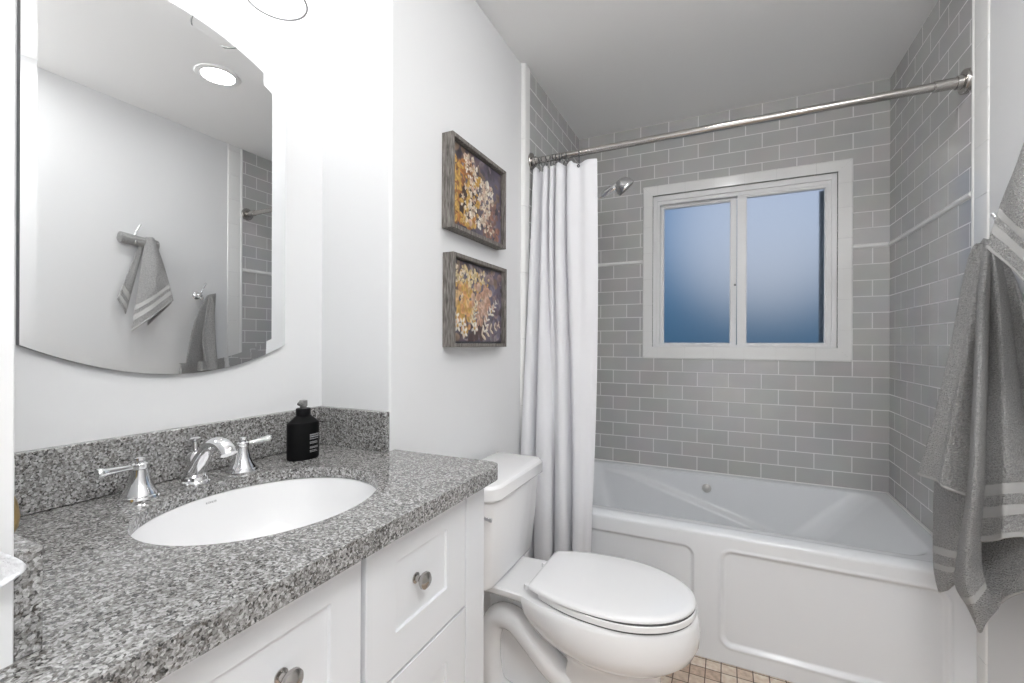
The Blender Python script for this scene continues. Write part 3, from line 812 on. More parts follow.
bowl_o = bowl.build('bowl', M['porcelain'], toi, smooth=38)
# seat and lid
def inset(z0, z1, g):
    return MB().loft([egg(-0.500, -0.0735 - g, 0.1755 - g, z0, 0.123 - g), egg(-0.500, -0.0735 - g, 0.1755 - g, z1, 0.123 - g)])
inset(0.4172, 0.4222, 0.0035).build('seat_gap_shade', M['gap'], toi, smooth=50)  # dark ring that paints the shade between rim and seat
seat = MB()
seat.loft([egg(-0.505, -0.0755, 0.1740, 0.4220, 0.122), egg(-0.507, -0.0730, 0.1765, 0.4236, 0.124), egg(-0.507, -0.0730, 0.1765, 0.4380, 0.124), egg(-0.505, -0.0755, 0.174, 0.4396, 0.122)])
seat.build('seat', M['plastic'], toi, smooth=50)
inset(0.4394, 0.4436, 0.0030).build('lid_gap_shade', M['gap'], toi, smooth=50)  # same painted shade, in the gap between seat and lid
lid = MB()
lid.loft([egg(-0.537, -0.0770, 0.1730, 0.4434, 0.124), egg(-0.539, -0.0755, 0.175, 0.4448, 0.126), egg(-0.539, -0.0755, 0.175, 0.4510, 0.126), egg(-0.537, -0.079, 0.172, 0.4545, 0.124), egg(-0.528, -0.095, 0.158, 0.4570, 0.114), egg(-0.48, -0.17, 0.10, 0.4585, 0.08)])
lid.build('lid', M['plastic'], toi, smooth=50)
for s in (-1, 1):
    MB().lathe([(0.0, 0), (0.014, 0), (0.0145, 0.004), (0.0135, 0.014), (0.0, 0.016)], Matrix.Translation((-0.556, TY + s * 0.075, 0.4160)), 20).build('hinge', M['plastic'], toi, smooth=40)
# tank
def chamf(x0, x1, hw, c, z, n=5):
    """tank plan: flat back on the wall, chamfered rounded front corners"""
    pts = [(x0, TY - hw), (x1 - c, TY - hw)]
    pts += [(x1 - c * 0.35, TY - hw + c * 0.35), (x1, TY - hw + c)]
    pts += [(x1, TY + hw - c), (x1 - c * 0.35, TY + hw - c * 0.35), (x1 - c, TY + hw), (x0, TY + hw)]
    return [(x, y, z) for x, y in pts]
tk = MB()
tk.loft([chamf(-0.800, -0.660, 0.165, 0.030, 0.4165), chamf(-0.805, -0.645, 0.176, 0.032, 0.429), chamf(-0.808, -0.632, 0.190, 0.034, 0.55), chamf(-0.808, -0.622, 0.197, 0.036, 0.706)])
tk.build('tank', M['porcelain'], toi, bevel=0.008, segs=3)
tl = MB()
tl.loft([chamf(-0.812, -0.612, 0.203, 0.038, 0.7065), chamf(-0.812, -0.607, 0.207, 0.040, 0.712), chamf(-0.812, -0.607, 0.207, 0.040, 0.746), chamf(-0.810, -0.613, 0.202, 0.038, 0.7545), chamf(-0.803, -0.632, 0.184, 0.033, 0.7575)])
tl.build('tank_lid', M['porcelain'], toi, bevel=0.0025)
fl = MB()
fx, fz = -0.672, 0.668; fy = TY - 0.1945
fl.lathe([(0.0, -0.004), (0.013, -0.004), (0.013, 0.004), (0.008, 0.008), (0.0, 0.009)], align_z((0, -1, 0), (fx, fy, fz)), 20)
fl.tube([(fx, fy - 0.008, fz), (fx + 0.02, fy - 0.014, fz - 0.001), (fx + 0.055, fy - 0.014, fz - 0.005)], [0.006, 0.0055, 0.007], 14, 5, flat=0.7)
fl.build('flush_lever', M['chrome'], toi, smooth=45)
for s in (-1, 1):
    MB().lathe([(0.0, 0), (0.013, 0), (0.0135, 0.006), (0.010, 0.014), (0.0, 0.018)], Matrix.Translation((-0.56, TY + s * 0.094, 0.060)), 20).build('bolt_cap', M['plastic'], toi, smooth=40)

# ---- supply valve
sv = thing('supply_valve', (XP, 1.165, 0.19), 'chrome water supply valve on the wall behind the toilet', 'valve')
vb = MB()
vb.lathe([(0.0, 0), (0.030, 0), (0.030, 0.003), (0.022, 0.010), (0.009, 0.012), (0.009, 0.045), (0.0, 0.046)], align_z((1, 0, 0), (XP + 0.0005, 1.165, 0.19)), 28)
vb.lathe([(0.0, -0.02), (0.011, -0.02), (0.011, 0.02), (0.0, 0.02)], align_z((0, 0, 1), (XP + 0.05, 1.165, 0.195)), 20)
vb.build('valve_body', M['chrome'], sv, smooth=40)
MB().lathe([(0.0, 0), (0.018, 0), (0.020, 0.004), (0.018, 0.010), (0.0, 0.011)], align_z((1, 0, 0), (XP + 0.062, 1.165, 0.195)), 20, 1.0, 0.65).build('valve_knob', M['chrome'], sv, smooth=40)
MB().tube([(XP + 0.05, 1.165, 0.215), (XP + 0.055, 1.170, 0.28), (XP + 0.075, 1.205, 0.34), (XP + 0.095, 1.235, 0.40), (XP + 0.095, 1.240, 0.4125)], 0.0055, 12, 6).build('supply_hose', M['nickel'], sv, smooth=60)

# ================================================================== BATHTUB
TX0, TX1, TYF, TYB = XT + 0.001, XR - 0.001, 1.853, YB - 0.001
tub = thing('bathtub', (-0.07, 2.27, 0), 'white alcove bathtub with a paneled apron below the window', 'bathtub')
def rrect(x0, x1, y0, y1, r, z, n=200, skew=0.0):
    """rounded rectangle sampled evenly by angle sector"""
    pts = []
    r = min(r, (x1 - x0) / 2 - 1e-3, (y1 - y0) / 2 - 1e-3)
    L = [(x1 - x0 - 2 * r), (y1 - y0 - 2 * r), (x1 - x0 - 2 * r), (y1 - y0 - 2 * r)]
    m = n // 4; na = m // 3; ns = m - na
    cs = [(x1 - r, y0 + r, -PI / 2), (x1 - r, y1 - r, 0), (x0 + r, y1 - r, PI / 2), (x0 + r, y0 + r, PI)]
    st = [((x0 + r, y0), (1, 0)), ((x1, y0 + r), (0, 1)), ((x1 - r, y1), (-1, 0)), ((x0, y1 - r), (0, -1))]
    for k in range(4):
        (sx, sy), (dx, dy) = st[k]
        for j in range(ns):
            t = j / ns; pts.append((sx + dx * L[k] * t, sy + dy * L[k] * t, z))
        cx, cy, a0 = cs[k]
        for j in range(na):
            a = a0 + PI / 2 * j / na; pts.append((cx + r * math.cos(a), cy + r * math.sin(a), z))
    return pts
def basin_ring(t):
    """t 0 rim .. 1 floor"""
    z = DECK - 0.004 - t * 0.375
    k = t ** 1.15
    xl = -0.740 + 0.14 * k; xr = 0.622 - 0.36 * t ** 0.9
    yf = 1.936 + 0.075 * k; yb = 2.630 - 0.060 * k
    pts = rrect(xl, xr, yf, yb, 0.085 + 0.05 * t, z)
    out = []
    for x, y, zz in pts:
        # moulded armrest: below a line falling to the right the back wall steps outward
        if y > yb - 0.10:
            line = 0.448 - 0.285 * max(0.0, x + 0.50) if x > -0.50 else 0.448
            dd = line - zz
            wgt = float(smoothstep(0.0, 0.016, np.array(dd))) * float(smoothstep(-0.66, -0.52, np.array(x))) * float(1 - smoothstep(0.12, 0.26, np.array(x)))
            y -= 0.034 * wgt * float(smoothstep(yb - 0.10, yb - 0.02, np.array(y)))
        out.append((x, y, zz))
    return out
tubm = MB()
rings = [rrect(TX0, TX1, TYF + 0.045, TYB, 0.004, DECK), rrect(-0.756, 0.636, 1.922, 2.646, 0.09, DECK), rrect(-0.750, 0.630, 1.928, 2.640, 0.09, DECK - 0.0007), rrect(-0.744, 0.625, 1.933, 2.634, 0.087, DECK - 0.0025)]
for t in np.linspace(0, 1, 70): rings.append(basin_ring(t))
lr = basin_ring(1.0)
cxx, cyy = sum(p[0] for p in lr) / len(lr), sum(p[1] for p in lr) / len(lr)
for k, dz in ((0.97, -0.008), (0.90, -0.016), (0.80, -0.019)):
    rings.append([(cxx + (x - cxx) * k, cyy + (y - cyy) * k, z + dz) for x, y, z in lr])
tubm.loft(rings, False, True)
tubm.build('basin', M['acrylic'], tub, smooth=60)
# apron: rolled rim above two recessed panels
def apron():
    nx, nz = 380, 130
    xs = np.linspace(TX0, TX1, nx)
    # profile: parameter down the face; first the roll over the rim then the face
    prof = []
    for t in np.linspace(0, 1, 16):
        a = t * PI / 2
        prof.append((TYF + 0.045 - 0.045 * math.sin(a) if True else 0, DECK - 0.020 * (1 - math.cos(a))))
    zf = np.linspace(DECK - 0.022, 0.0, nz)
    for z in zf: prof.append((TYF - 0.012 * (1 - z / DECK), z))
    def sdf(x, z, x0, x1, z0, z1, r):
        qx = np.abs(x - (x0 + x1) / 2) - (x1 - x0) / 2 + r; qz = np.abs(z - (z0 + z1) / 2) - (z1 - z0) / 2 + r
        return np.hypot(np.maximum(qx, 0), np.maximum(qz, 0)) + np.minimum(np.maximum(qx, qz), 0) - r
    vs = []; n = len(prof)
    for (y, z) in prof:
        dep = np.zeros(nx)
        for (x0, x1, z0, z1) in ((-1.2, -0.113, 0.066, 0.404), (-0.013, 0.624, 0.066, 0.408)):
            d = sdf(xs, z, x0, x1, z0, z1, 0.036)
            dep = np.maximum(dep, 0.011 * smoothstep(0.004, -0.010, d))
            dep = np.maximum(dep, 0)  
            dep += -0.0022 * np.exp(-((d - 0.007) / 0.004) ** 2)      # slight raised bead around the panel
        for x, q in zip(xs, dep): vs.append((x, y + q, z))
    fs = [(i * nx + j, i * nx + j + 1, (i + 1) * nx + j + 1, (i + 1) * nx + j) for i in range(n - 1) for j in range(nx - 1)]
    o = MB().add(vs, fs).build('apron', M['acrylic'], tub, smooth=75)
    md = o.modifiers.new('thick', 'SOLIDIFY'); md.thickness = 0.006; md.offset = -1
    return o
ap = apron()
# tile flange bead around the deck
MB().box((TX0, TYB - 0.012, DECK), (TX1, TYB, DECK + 0.004)).box((TX1 - 0.012, 1.90, DECK), (TX1, TYB - 0.012, DECK + 0.004)).build('caulk_bead', M['trim'], tub, bevel=0.0015)
MB().lathe([(0.0, -0.004), (0.021, -0.004), (0.023, 0.002), (0.021, 0.006), (0.016, 0.007), (0.015, 0.012), (0.010, 0.014), (0.0, 0.0145)], align_z((0, -1, 0.12), (-0.095, 2.618, 0.410)), 28).build('jet_knob', M['knob_grey'], tub, smooth=40)['label'] = 'round brushed air control knob on the far inner wall'

# ================================================================== SHOWER ROD, CURTAIN, RINGS
YROD, ZROD = 1.919, 2.022
rod = thing('shower_rod', (-0.07, YROD, ZROD), 'brushed nickel shower rod spanning the tiled alcove', 'curtain rod')
RL, RR_ = XT, XR
rodm = MB().lathe([(0.0, 0), (0.0145, 0), (0.0145, (RR_ - 0.085) - (RL + 0.03)), (0.0, (RR_ - 0.085) - (RL + 0.03))], align_z((1, 0, 0), (RL + 0.03, YROD, ZROD)), 28)
rodm.build('rod', M['nickel'], rod, smooth=40)
MB().lathe([(0.0, 0.01), (0.0178, 0.01), (0.0178, 0.085), (0.0160, 0.087), (0.0, 0.087)], align_z((-1, 0, 0), (RR_, YROD, ZROD)), 28).build('rod_sleeve', M['nickel'], rod, smooth=40)
for x, d in ((RL, 1), (RR_, -1)):
    MB().lathe([(0.0, 0), (0.037, 0), (0.038, 0.002), (0.038, 0.013), (0.036, 0.0155), (0.022, 0.017), (0.021, 0.030), (0.0, 0.030)], align_z((d, 0, 0), (x + d * 0.0005, YROD, ZROD)), 36).build('flange', M['nickel'], rod, smooth=40)

cur = thing('shower_curtain', (-0.66, 1.87, 1.0), 'white fabric shower curtain bunched at the left end of the rod', 'curtain')
def curtain():
    # plan profiles (x, y offset toward the room = negative) at rod height and at the hem
    topP = [(-0.815, 0.006), (-0.803, -0.020), (-0.788, -0.016), (-0.776, 0.018), (-0.760, 0.016), (-0.752, -0.022), (-0.738, -0.012), (-0.732, 0.018), (-0.722, -0.018), (-0.708, -0.018), (-0.700, 0.016),
            (-0.690, -0.024), (-0.664, -0.020), (-0.650, 0.020), (-0.643, -0.014), (-0.625, -0.022), (-0.590, -0.004), (-0.560, -0.010), (-0.530, -0.004), (-0.512, 0.004)]
    botP = [(-0.826, -0.01), (-0.815, -0.030), (-0.780, -0.030), (-0.766, 0.020), (-0.752, 0.014), (-0.742, -0.030), (-0.700, -0.038), (-0.672, -0.020), (-0.668, 0.020), (-0.660, 0.018),
            (-0.655, -0.020), (-0.628, -0.036), (-0.606, -0.022), (-0.598, 0.028), (-0.588, 0.022), (-0.578, -0.022), (-0.557, -0.028), (-0.538, -0.016), (-0.522, -0.010), (-0.511, 0.004)]
    topA, botA = np.array(topP), np.array(botP)
    def dens(A, n):
        # Catmull-Rom resample
        out = []; m = len(A)
        for i in range(m - 1):
            p0, p1, p2, p3 = A[max(i - 1, 0)], A[i], A[i + 1], A[min(i + 2, m - 1)]
            for k in range(n):
                t = k / n
                out.append(0.5 * (2 * p1 + (p2 - p0) * t + (2 * p0 - 5 * p1 + 4 * p2 - p3) * t * t + (3 * p1 - p0 - 3 * p2 + p3) * t ** 3))
        out.append(A[-1]); return np.array(out)
    A, B = dens(topA, 10), dens(botA, 10)
    nz = 70; zt, zb = 1.985, 0.10; vs = []
    n = len(A)
    for i in range(nz + 1):
        t = i / nz; z = zt + (zb - zt) * t
        k = float(smoothstep(0.05, 0.9, np.array(t)))
        P_ = A * (1 - k) + B * k
        base = YROD - 0.106 * min(1.0, (t / 0.80)) ** 1.0
        for j in range(n):
            sag = 0.0
            if i < 8:                                          # top hem dips between the rings
                u = j / (n - 1)
                sag = -0.010 * (1 - i / 8) * (0.5 - 0.5 * math.cos(2 * PI * u * 10))
                if u > 0.80: sag = -0.012 * (1 - i / 8) * math.exp(-((P_[j][0] + 0.592) / 0.03) ** 2)
            bow = 0.020 * math.sin(PI * t) * (j / (n - 1)) ** 3
            vs.append((P_[j][0] + bow, base + P_[j][1], z + sag))
    fs = [(i * n + j, i * n + j + 1, (i + 1) * n + j + 1, (i + 1) * n + j) for i in range(nz) for j in range(n - 1)]
    o = MB().add(vs, fs).build('curtain_cloth', M['curtain'], cur, smooth=80)
    md = o.modifiers.new('thick', 'SOLIDIFY'); md.thickness = 0.0016
    return o
curtain()
grom = MB()
def grommet(x, y, z): grom.lathe([(0.0035, -0.002), (0.0068, -0.002), (0.0068, 0.002), (0.0035, 0.002), (0.0035, -0.002)], align_z((0, -1, 0), (x, y, z)), 16, cap0=False, cap1=False)
grommet(-0.592, YROD - 0.0085, 1.962)
grom.build('grommet', M['dark_metal'], cur, smooth=40)
# rings: open wire loops over the rod
def make_ring():
    mb = MB(); pts = []
    for a in np.linspace(-PI * 0.80, PI * 0.80, 15):
        pts.append((0.0, 0.0185 * math.sin(a) , 0.0185 * math.cos(a) - 0.0055))
    pts = [(0.002, -0.003, -0.056)] + [(0.002, -0.005, -0.035)] + pts[0:] + [(-0.002, 0.005, -0.035)]
    mb.tube(pts, 0.0016, 8, 3)
    o = mb.build('wire', M['dark_metal'], None, smooth=60)
    return o
ring_xs = [-0.806, -0.783, -0.764, -0.745, -0.727, -0.709, -0.696, -0.682, -0.664, -0.648, -0.592]
wire = make_ring()
first = None
for i, x in enumerate(ring_xs):
    if i == 0: r = wire
    else:
        r = wire.copy(); COL.objects.link(r)
    r.name = 'curtain_ring'
    r.location = (x, YROD, ZROD); r.rotation_euler = (0, 0, 0.25 * math.sin(i * 2.1))
    lab = 'dark metal curtain ring in the bunch at the left end of the rod'
    if i == len(ring_xs) - 1: lab = 'lone metal curtain ring at the spread right side of the curtain'
    if i == len(ring_xs) - 2: lab = 'last metal curtain ring of the bunch, next to the spread panel'
    if i == 0: lab = 'metal curtain ring closest to the left wall flange'
    tag(r, lab, 'curtain ring', 'curtain rings on the rod')

# ---- shower head
sh = thing('showerhead', (XT, 2.25, 1.86), 'chrome shower head on a bent arm left of the window', 'shower head')
MB().lathe([(0.0, 0), (0.030, 0), (0.030, 0.003), (0.018, 0.012), (0.0, 0.013)], align_z((1, 0, 0), (XT + 0.0005, 2.25, 1.815)), 28).build('escutcheon', M['chrome'], sh, smooth=40)
MB().tube([(XT + 0.01, 2.25, 1.815), (-0.760, 2.25, 1.835), (-0.68, 2.25, 1.878), (-0.62, 2.25, 1.906), (-0.558, 2.25, 1.934)], 0.0090, 16, 6).build('arm', M['chrome'], sh, smooth=60)
hd = Vector((0.60, 0.30, -0.74)).normalized()
hm = align_z(hd, (-0.462, 2.247, 1.960))
hb = MB()
hb.lathe([(0.0, -0.042), (0.016, -0.040), (0.030, -0.032), (0.043, -0.014), (0.049, 0.004), (0.0505, 0.013), (0.048, 0.018), (0.0, 0.019)], hm, 36)
hb.tube([(-0.575, 2.25, 1.927), (-0.555, 2.25, 1.937), (-0.520, 2.249, 1.955), (-0.482, 2.247, 1.970)], [0.013, 0.018, 0.022, 0.020], 18, 5)
hb.build('head', M['chrome'], sh, smooth=45)
MB().lathe([(0.0, 0.019), (0.043, 0.019), (0.043, 0.0205), (0.0, 0.0208)], hm, 36).build('spray_face', M['pump'], sh, smooth=40)

# ================================================================== FRAMED PRINTS
def art(seed, h=150, w=190):
    r = np.random.default_rng(seed)
    yy, xx = np.mgrid[0:h, 0:w].astype(float); xx /= w; yy /= h
    def nz(sc):
        g = r.random((sc + 2, sc + 2)); fx, fy = xx * sc, yy * sc
        ix, iy = fx.astype(int), fy.astype(int); tx, ty = fx - ix, fy - iy
        tx, ty = tx * tx * (3 - 2 * tx), ty * ty * (3 - 2 * ty)
        return (g[iy, ix] * (1 - tx) + g[iy, ix + 1] * tx) * (1 - ty) + (g[iy + 1, ix] * (1 - tx) + g[iy + 1, ix + 1] * tx) * ty
    n1, n2, n3 = nz(5), nz(14), nz(40)
    img = np.zeros((h, w, 3))
    a = np.array((0.045, 0.035, 0.05)); b = np.array((0.17, 0.15, 0.21)); c = np.array((0.15, 0.075, 0.04))
    k = np.clip(n1 * 0.6 + n2 * 0.5 - 0.15 + 0.35 * (xx - 0.5), 0, 1)[..., None]
    img = a * (1 - k) + b * k
    k2 = (np.clip((n2 - 0.45) * 3, 0, 1) * np.clip(1.2 - 1.3 * xx, 0, 1))[..., None]
    img = img * (1 - k2 * .7) + c * k2 * .7
    def blob(cx, cy, rad, col, ang=0.0, asp=1.0, petals=0):
        dx, dy = (xx - cx) * 1.27, yy - cy
        ca, sa = math.cos(ang), math.sin(ang)
        u_, v_ = (dx * ca + dy * sa) / rad, (-dx * sa + dy * ca) / (rad * asp)
        rr = np.hypot(u_, v_); th = np.arctan2(v_, u_)
        edge = 1.0 if not petals else 0.72 + 0.28 * np.cos(petals * th)
        m = np.clip((edge - rr) / 0.22, 0, 1)[..., None]
        shade = (0.55 + 0.45 * np.clip(0.6 - 0.6 * v_ + 0.3 * u_, 0, 1) - 0.25 * np.clip(1 - rr * 2, 0, 1))[..., None]
        img[:] = img * (1 - m) + np.array(col) * shade * m
    cream, gold, rust, pink, white = (0.78, 0.66, 0.50), (0.62, 0.38, 0.10), (0.46, 0.19, 0.05), (0.62, 0.42, 0.32), (0.85, 0.80, 0.70)
    return img, blob, (cream, gold, rust, pink, white), r
def art_upper():
    img, blob, (cream, gold, rust, pink, white), r = art(3)
    for _ in range(130):
        blob(r.uniform(0, 1), r.uniform(0, 1), r.uniform(0.04, 0.10), [(0.10, 0.085, 0.11), (0.17, 0.14, 0.15), (0.20, 0.14, 0.10), (0.06, 0.05, 0.06), (0.24, 0.20, 0.22)][int(r.integers(5))], r.uniform(0, 6), r.uniform(.3, .9))
    for _ in range(150):     # rust and gold foliage at left
        blob(r.normal(0.16, 0.15), r.uniform(0.15, 0.98), r.uniform(0.04, 0.085), [rust, gold, (0.30, 0.13, 0.05)][int(r.integers(3))], r.uniform(0, 6), r.uniform(.4, .8))
    for _ in range(60):
        blob(r.normal(0.80, 0.10), r.uniform(0.50, 1.0), r.uniform(0.03, 0.065), [(0.33, 0.16, 0.11), (0.22, 0.12, 0.10)][int(r.integers(2))], r.uniform(0, 6), .7)
    for _ in range(14):
        blob(r.uniform(0.15, 0.40), r.uniform(0.50, 0.80), r.uniform(0.06, 0.09), (0.06, 0.035, 0.03), r.uniform(0, 6), .8)
    for _ in range(210):     # two hanging plumes of cream blossom
        t = r.random()
        cx, sp_ = (0.34 + 0.05 * math.sin(t * 5), 0.080) if r.random() < .42 else (0.64 - 0.05 * t, 0.095)
        if cx > 0.5 and t < 0.22: t = 0.22 + 0.7 * r.random()
        blob(cx + r.normal(0, sp_), 0.06 + 0.86 * t, r.uniform(0.028, 0.060), [cream, white, pink, cream, (0.60, 0.48, 0.36)][int(r.integers(5))], r.uniform(0, 6), r.uniform(.55, 1), int(r.integers(0, 6)))
    for _ in range(40):
        blob(r.normal(0.12, 0.10), r.uniform(0.20, 0.95), r.uniform(0.03, 0.06), gold, r.uniform(0, 6), .6)
    for _ in range(16):
        blob(r.normal(0.47, 0.03), r.uniform(0.2, 0.65), r.uniform(0.03, 0.05), (0.58, 0.33, 0.06), r.uniform(0, 6), .6)
    return img
def art_lower():
    img, blob, (cream, gold, rust, pink, white), r = art(11)
    for _ in range(130):
        blob(r.uniform(0, 1), r.uniform(0, 1), r.uniform(0.04, 0.10), [(0.14, 0.12, 0.15), (0.22, 0.19, 0.21), (0.24, 0.17, 0.12), (0.08, 0.06, 0.07), (0.30, 0.26, 0.27)][int(r.integers(5))], r.uniform(0, 6), r.uniform(.3, .9))
    for _ in range(60):
        blob(r.normal(0.75, 0.15), r.uniform(0.0, 0.95), r.uniform(0.04, 0.09), [(0.20, 0.18, 0.24), (0.14, 0.10, 0.13), (0.28, 0.20, 0.20)][int(r.integers(3))], r.uniform(0, 6), .7)
    for _ in range(26):
        blob(r.uniform(0.30, 0.60), r.uniform(0.70, 0.98), r.uniform(0.05, 0.08), (0.08, 0.045, 0.04), r.uniform(0, 6), .7)
    for _ in range(200):
        blob(r.normal(0.30, 0.20), r.uniform(0.06, 0.62), r.uniform(0.020, 0.050), [(0.75, 0.62, 0.36), gold, cream, (0.66, 0.52, 0.28)][int(r.integers(4))], r.uniform(0, 6), r.uniform(.5, .9))
    for _ in range(80):
        blob(r.normal(0.20, 0.11), r.normal(0.52, 0.13), r.uniform(0.04, 0.075), [gold, (0.66, 0.34, 0.14), (0.72, 0.48, 0.24)][int(r.integers(3))], r.uniform(0, 6), r.uniform(.6, .9))
    for _ in range(50):
        blob(r.normal(0.56, 0.09), r.normal(0.50, 0.14), r.uniform(0.035, 0.07), [pink, (0.55, 0.32, 0.22)][int(r.integers(2))], r.uniform(0, 6), .8)
    def sprig(x0, y0, x1, y1, n, ln, col):
        a = math.atan2(y1 - y0, (x1 - x0) * 1.27)
        for k in range(n):
            t = k / (n - 1); w = ln * (1 - 0.45 * t)
            for sg in (-1, 1):
                b = a + sg * 0.85
                blob(x0 + (x1 - x0) * t + math.cos(b) * w * .8 / 1.27, y0 + (y1 - y0) * t + math.sin(b) * w * .8, w, col, b, .34)
        blob(x1, y1, ln * .6, col, a, .34)
    sprig(0.55, 0.90, 0.92, 0.76, 5, 0.075, cream)
    sprig(0.60, 0.86, 0.72, 0.55, 5, 0.060, white)
    sprig(0.36, 0.78, 0.42, 0.52, 5, 0.055, (0.72, 0.68, 0.52))
    sprig(0.74, 0.62, 0.86, 0.45, 4, 0.055, white)
    for cx, cy in ((0.08, 0.80), (0.20, 0.88), (0.17, 0.77), (0.40, 0.82), (0.05, 0.70)):
        blob(cx, cy, 0.095, white, r.uniform(0, 1), 1.0, 5)
        blob(cx, cy, 0.025, gold, 0, 1.0)
    return img
def framed(y0, y1, z0, z1, img, label):
    xb, xf = XP + 0.0005, XP + 0.043
    yc, zc = (y0 + y1) / 2, (z0 + z1) / 2
    t = thing('framed_print', (xb, yc, zc), label, 'picture', 'framed prints on the white wall')
    b = 0.013
    def side(a, c, n):
        return MB().box(a, c).build(n, M['barnwood'], t, bevel=0.001, origin=tuple((Vector(a) + Vector(c)) / 2))
    mb = MB()
    for X0, X1, bb in ((xb, xf, b),):
        O = [(y0, z0), (y1, z0), (y1, z1), (y0, z1)]; I = [(y0 + bb, z0 + bb), (y1 - bb, z0 + bb), (y1 - bb, z1 - bb), (y0 + bb, z1 - bb)]
        vs = [(X1, a, c) for a, c in O] + [(X1, a, c) for a, c in I] + [(X0, a, c) for a, c in O] + [(X0, a, c) for a, c in I]
        fs = []
        for k in range(4):
            j = (k + 1) % 4
            fs += [(k, j, 4 + j, 4 + k), (8 + k, 12 + k, 12 + j, 8 + j), (k, 8 + k, 8 + j, j), (4 + k, 4 + j, 12 + j, 12 + k)]
        mb.add(vs, fs)
    mb.build('frame', M['barnwood'], t, bevel=0.0012)
    MB().box((xb, y0 + b + .0005, z0 + b + .0005), (xf - 0.020, y1 - b - .0005, z1 - b - .0005)).build('backing', M['mirror_edge'], t)
    h, w = img.shape[:2]
    ys = np.linspace(y0 + b + .007, y1 - b - .007, w); zs = np.linspace(z1 - b - .007, z0 + b + .007, h)
    vs = [(xf - 0.0145, y, z) for z in zs for y in ys]
    fs = [(i * w + j, i * w + j + 1, (i + 1) * w + j + 1, (i + 1) * w + j) for i in range(h - 1) for j in range(w - 1)]
    pr = MB().add(vs, fs).build('print', M['print'], t)
    at_ = pr.data.color_attributes.new('print', 'FLOAT_COLOR', 'POINT')
    rgba = np.ones((h * w, 4), np.float32); rgba[:, :3] = np.clip(img.reshape(-1, 3), 0, 1)
    at_.data.foreach_set('color', rgba.ravel())
    MB().box((xf - 0.019, y0 + b + .007, z0 + b + .007), (xf - 0.0150, y1 - b - .007, z1 - b - .007)).build('board', M['mirror_edge'], t)
    return t
framed(1.219, 1.606, 1.554, 1.863, art_upper(), 'upper wood-framed print of cream blossoms over rust foliage')
framed(1.226, 1.614, 1.166, 1.476, art_lower(), 'lower wood-framed print of golden flowers and pale leaves')

# ================================================================== TOWELS AND HOOKS
def cat(P_, t):
    """Catmull-Rom through points at t in 0..1"""
    n = len(P_) - 1; f = min(max(t, 0), 1) * n; i = min(int(f), n - 1); u = f - i
    p0, p1, p2, p3 = P_[max(i - 1, 0)], P_[i], P_[i + 1], P_[min(i + 2, n)]
    return 0.5 * (2 * p1 + (p2 - p0) * u + (2 * p0 - 5 * p1 + 4 * p2 - p3) * u * u + (3 * p1 - p0 - 3 * p2 + p3) * u ** 3)
def sheet(mb, rows, nu=26, nv=44, bands=(), ripple=0.0, waves=3.0, puff=0.0, phase=0.0):
    """rows: top to bottom, each a list of points left to right; bands: (v0, v1) lighter woven strips"""
    grid = []
    for i in range(nv + 1):
        v = i / nv
        # interpolate each row along its own width, then down
        line = []
        for j in range(nu + 1):
            u = j / nu
            p = cat([cat(r, u) for r in rows], v)
            k = ripple * (0.25 + 0.75 * v) * math.sin(2 * PI * waves * u + phase + 1.3 * v) + puff * math.sin(PI * u) * (0.4 + 0.6 * math.sin(PI * min(1, v * 1.0)))
            line.append(Vector((p.x - k, p.y, p.z)))
        grid.append(line)
    vs = [p for l in grid for p in l]; w = nu + 1
    o = len(mb.v); mb.v += [tuple(p) for p in vs]
    for i in range(nv):
        mi = 1 if any(a <= (i + .5) / nv < b for a, b in bands) else 0
        for j in range(nu):
            mb.f.append((o + i * w + j, o + i * w + j + 1, o + (i + 1) * w + j + 1, o + (i + 1) * w + j)); mb.mi.append(mi)
def finish_towel(mb, name, label, mats=None, thick=0.007, cat_='towel', group=None, origin=(0, 0, 0)):
    o = mb.build(name, mats or [M['terry'], M['terry_band']], None, smooth=80, origin=origin)
    md = o.modifiers.new('thick', 'SOLIDIFY'); md.thickness = thick; md.offset = 0
    md2 = o.modifiers.new('sub', 'SUBSURF'); md2.levels = 1; md2.render_levels = 1
    return tag(o, label, cat_, group)

bt = MB()
# left flap
sheet(bt, [[PX(977, 243, .612), PX(983, 243, .625)],
           [PX(969, 262, .600), PX(984, 262, .618)],
           [PX(956, 330, .570), PX(968, 330, .572), PX(981, 330, .600)],
           [PX(944, 390, .545), PX(958, 390, .555), PX(975, 390, .592)],
           [PX(932, 440, .528), PX(948, 445, .538), PX(971, 450, .582)],
           [PX(921, 475, .512), PX(942, 486, .526), PX(968, 499, .572)]], bands=((0.97, 1.0),), ripple=0.008, waves=1.7)
# lower flap behind it
sheet(bt, [[PX(948, 400, .600), PX(980, 400, .620)],
           [PX(936, 480, .572), PX(950, 490, .576), PX(972, 495, .600)],
           [PX(934.5, 530, .562), PX(950, 535, .566), PX(968, 540, .590)],
           [PX(935.5, 568, .560), PX(948, 572, .566), PX(962, 570, .586)],
           [PX(941, 593, .564), PX(947, 590, .568), PX(956, 582, .582)]], bands=((0.58, 0.635), (0.70, 0.755)), ripple=0.003, waves=1.0)
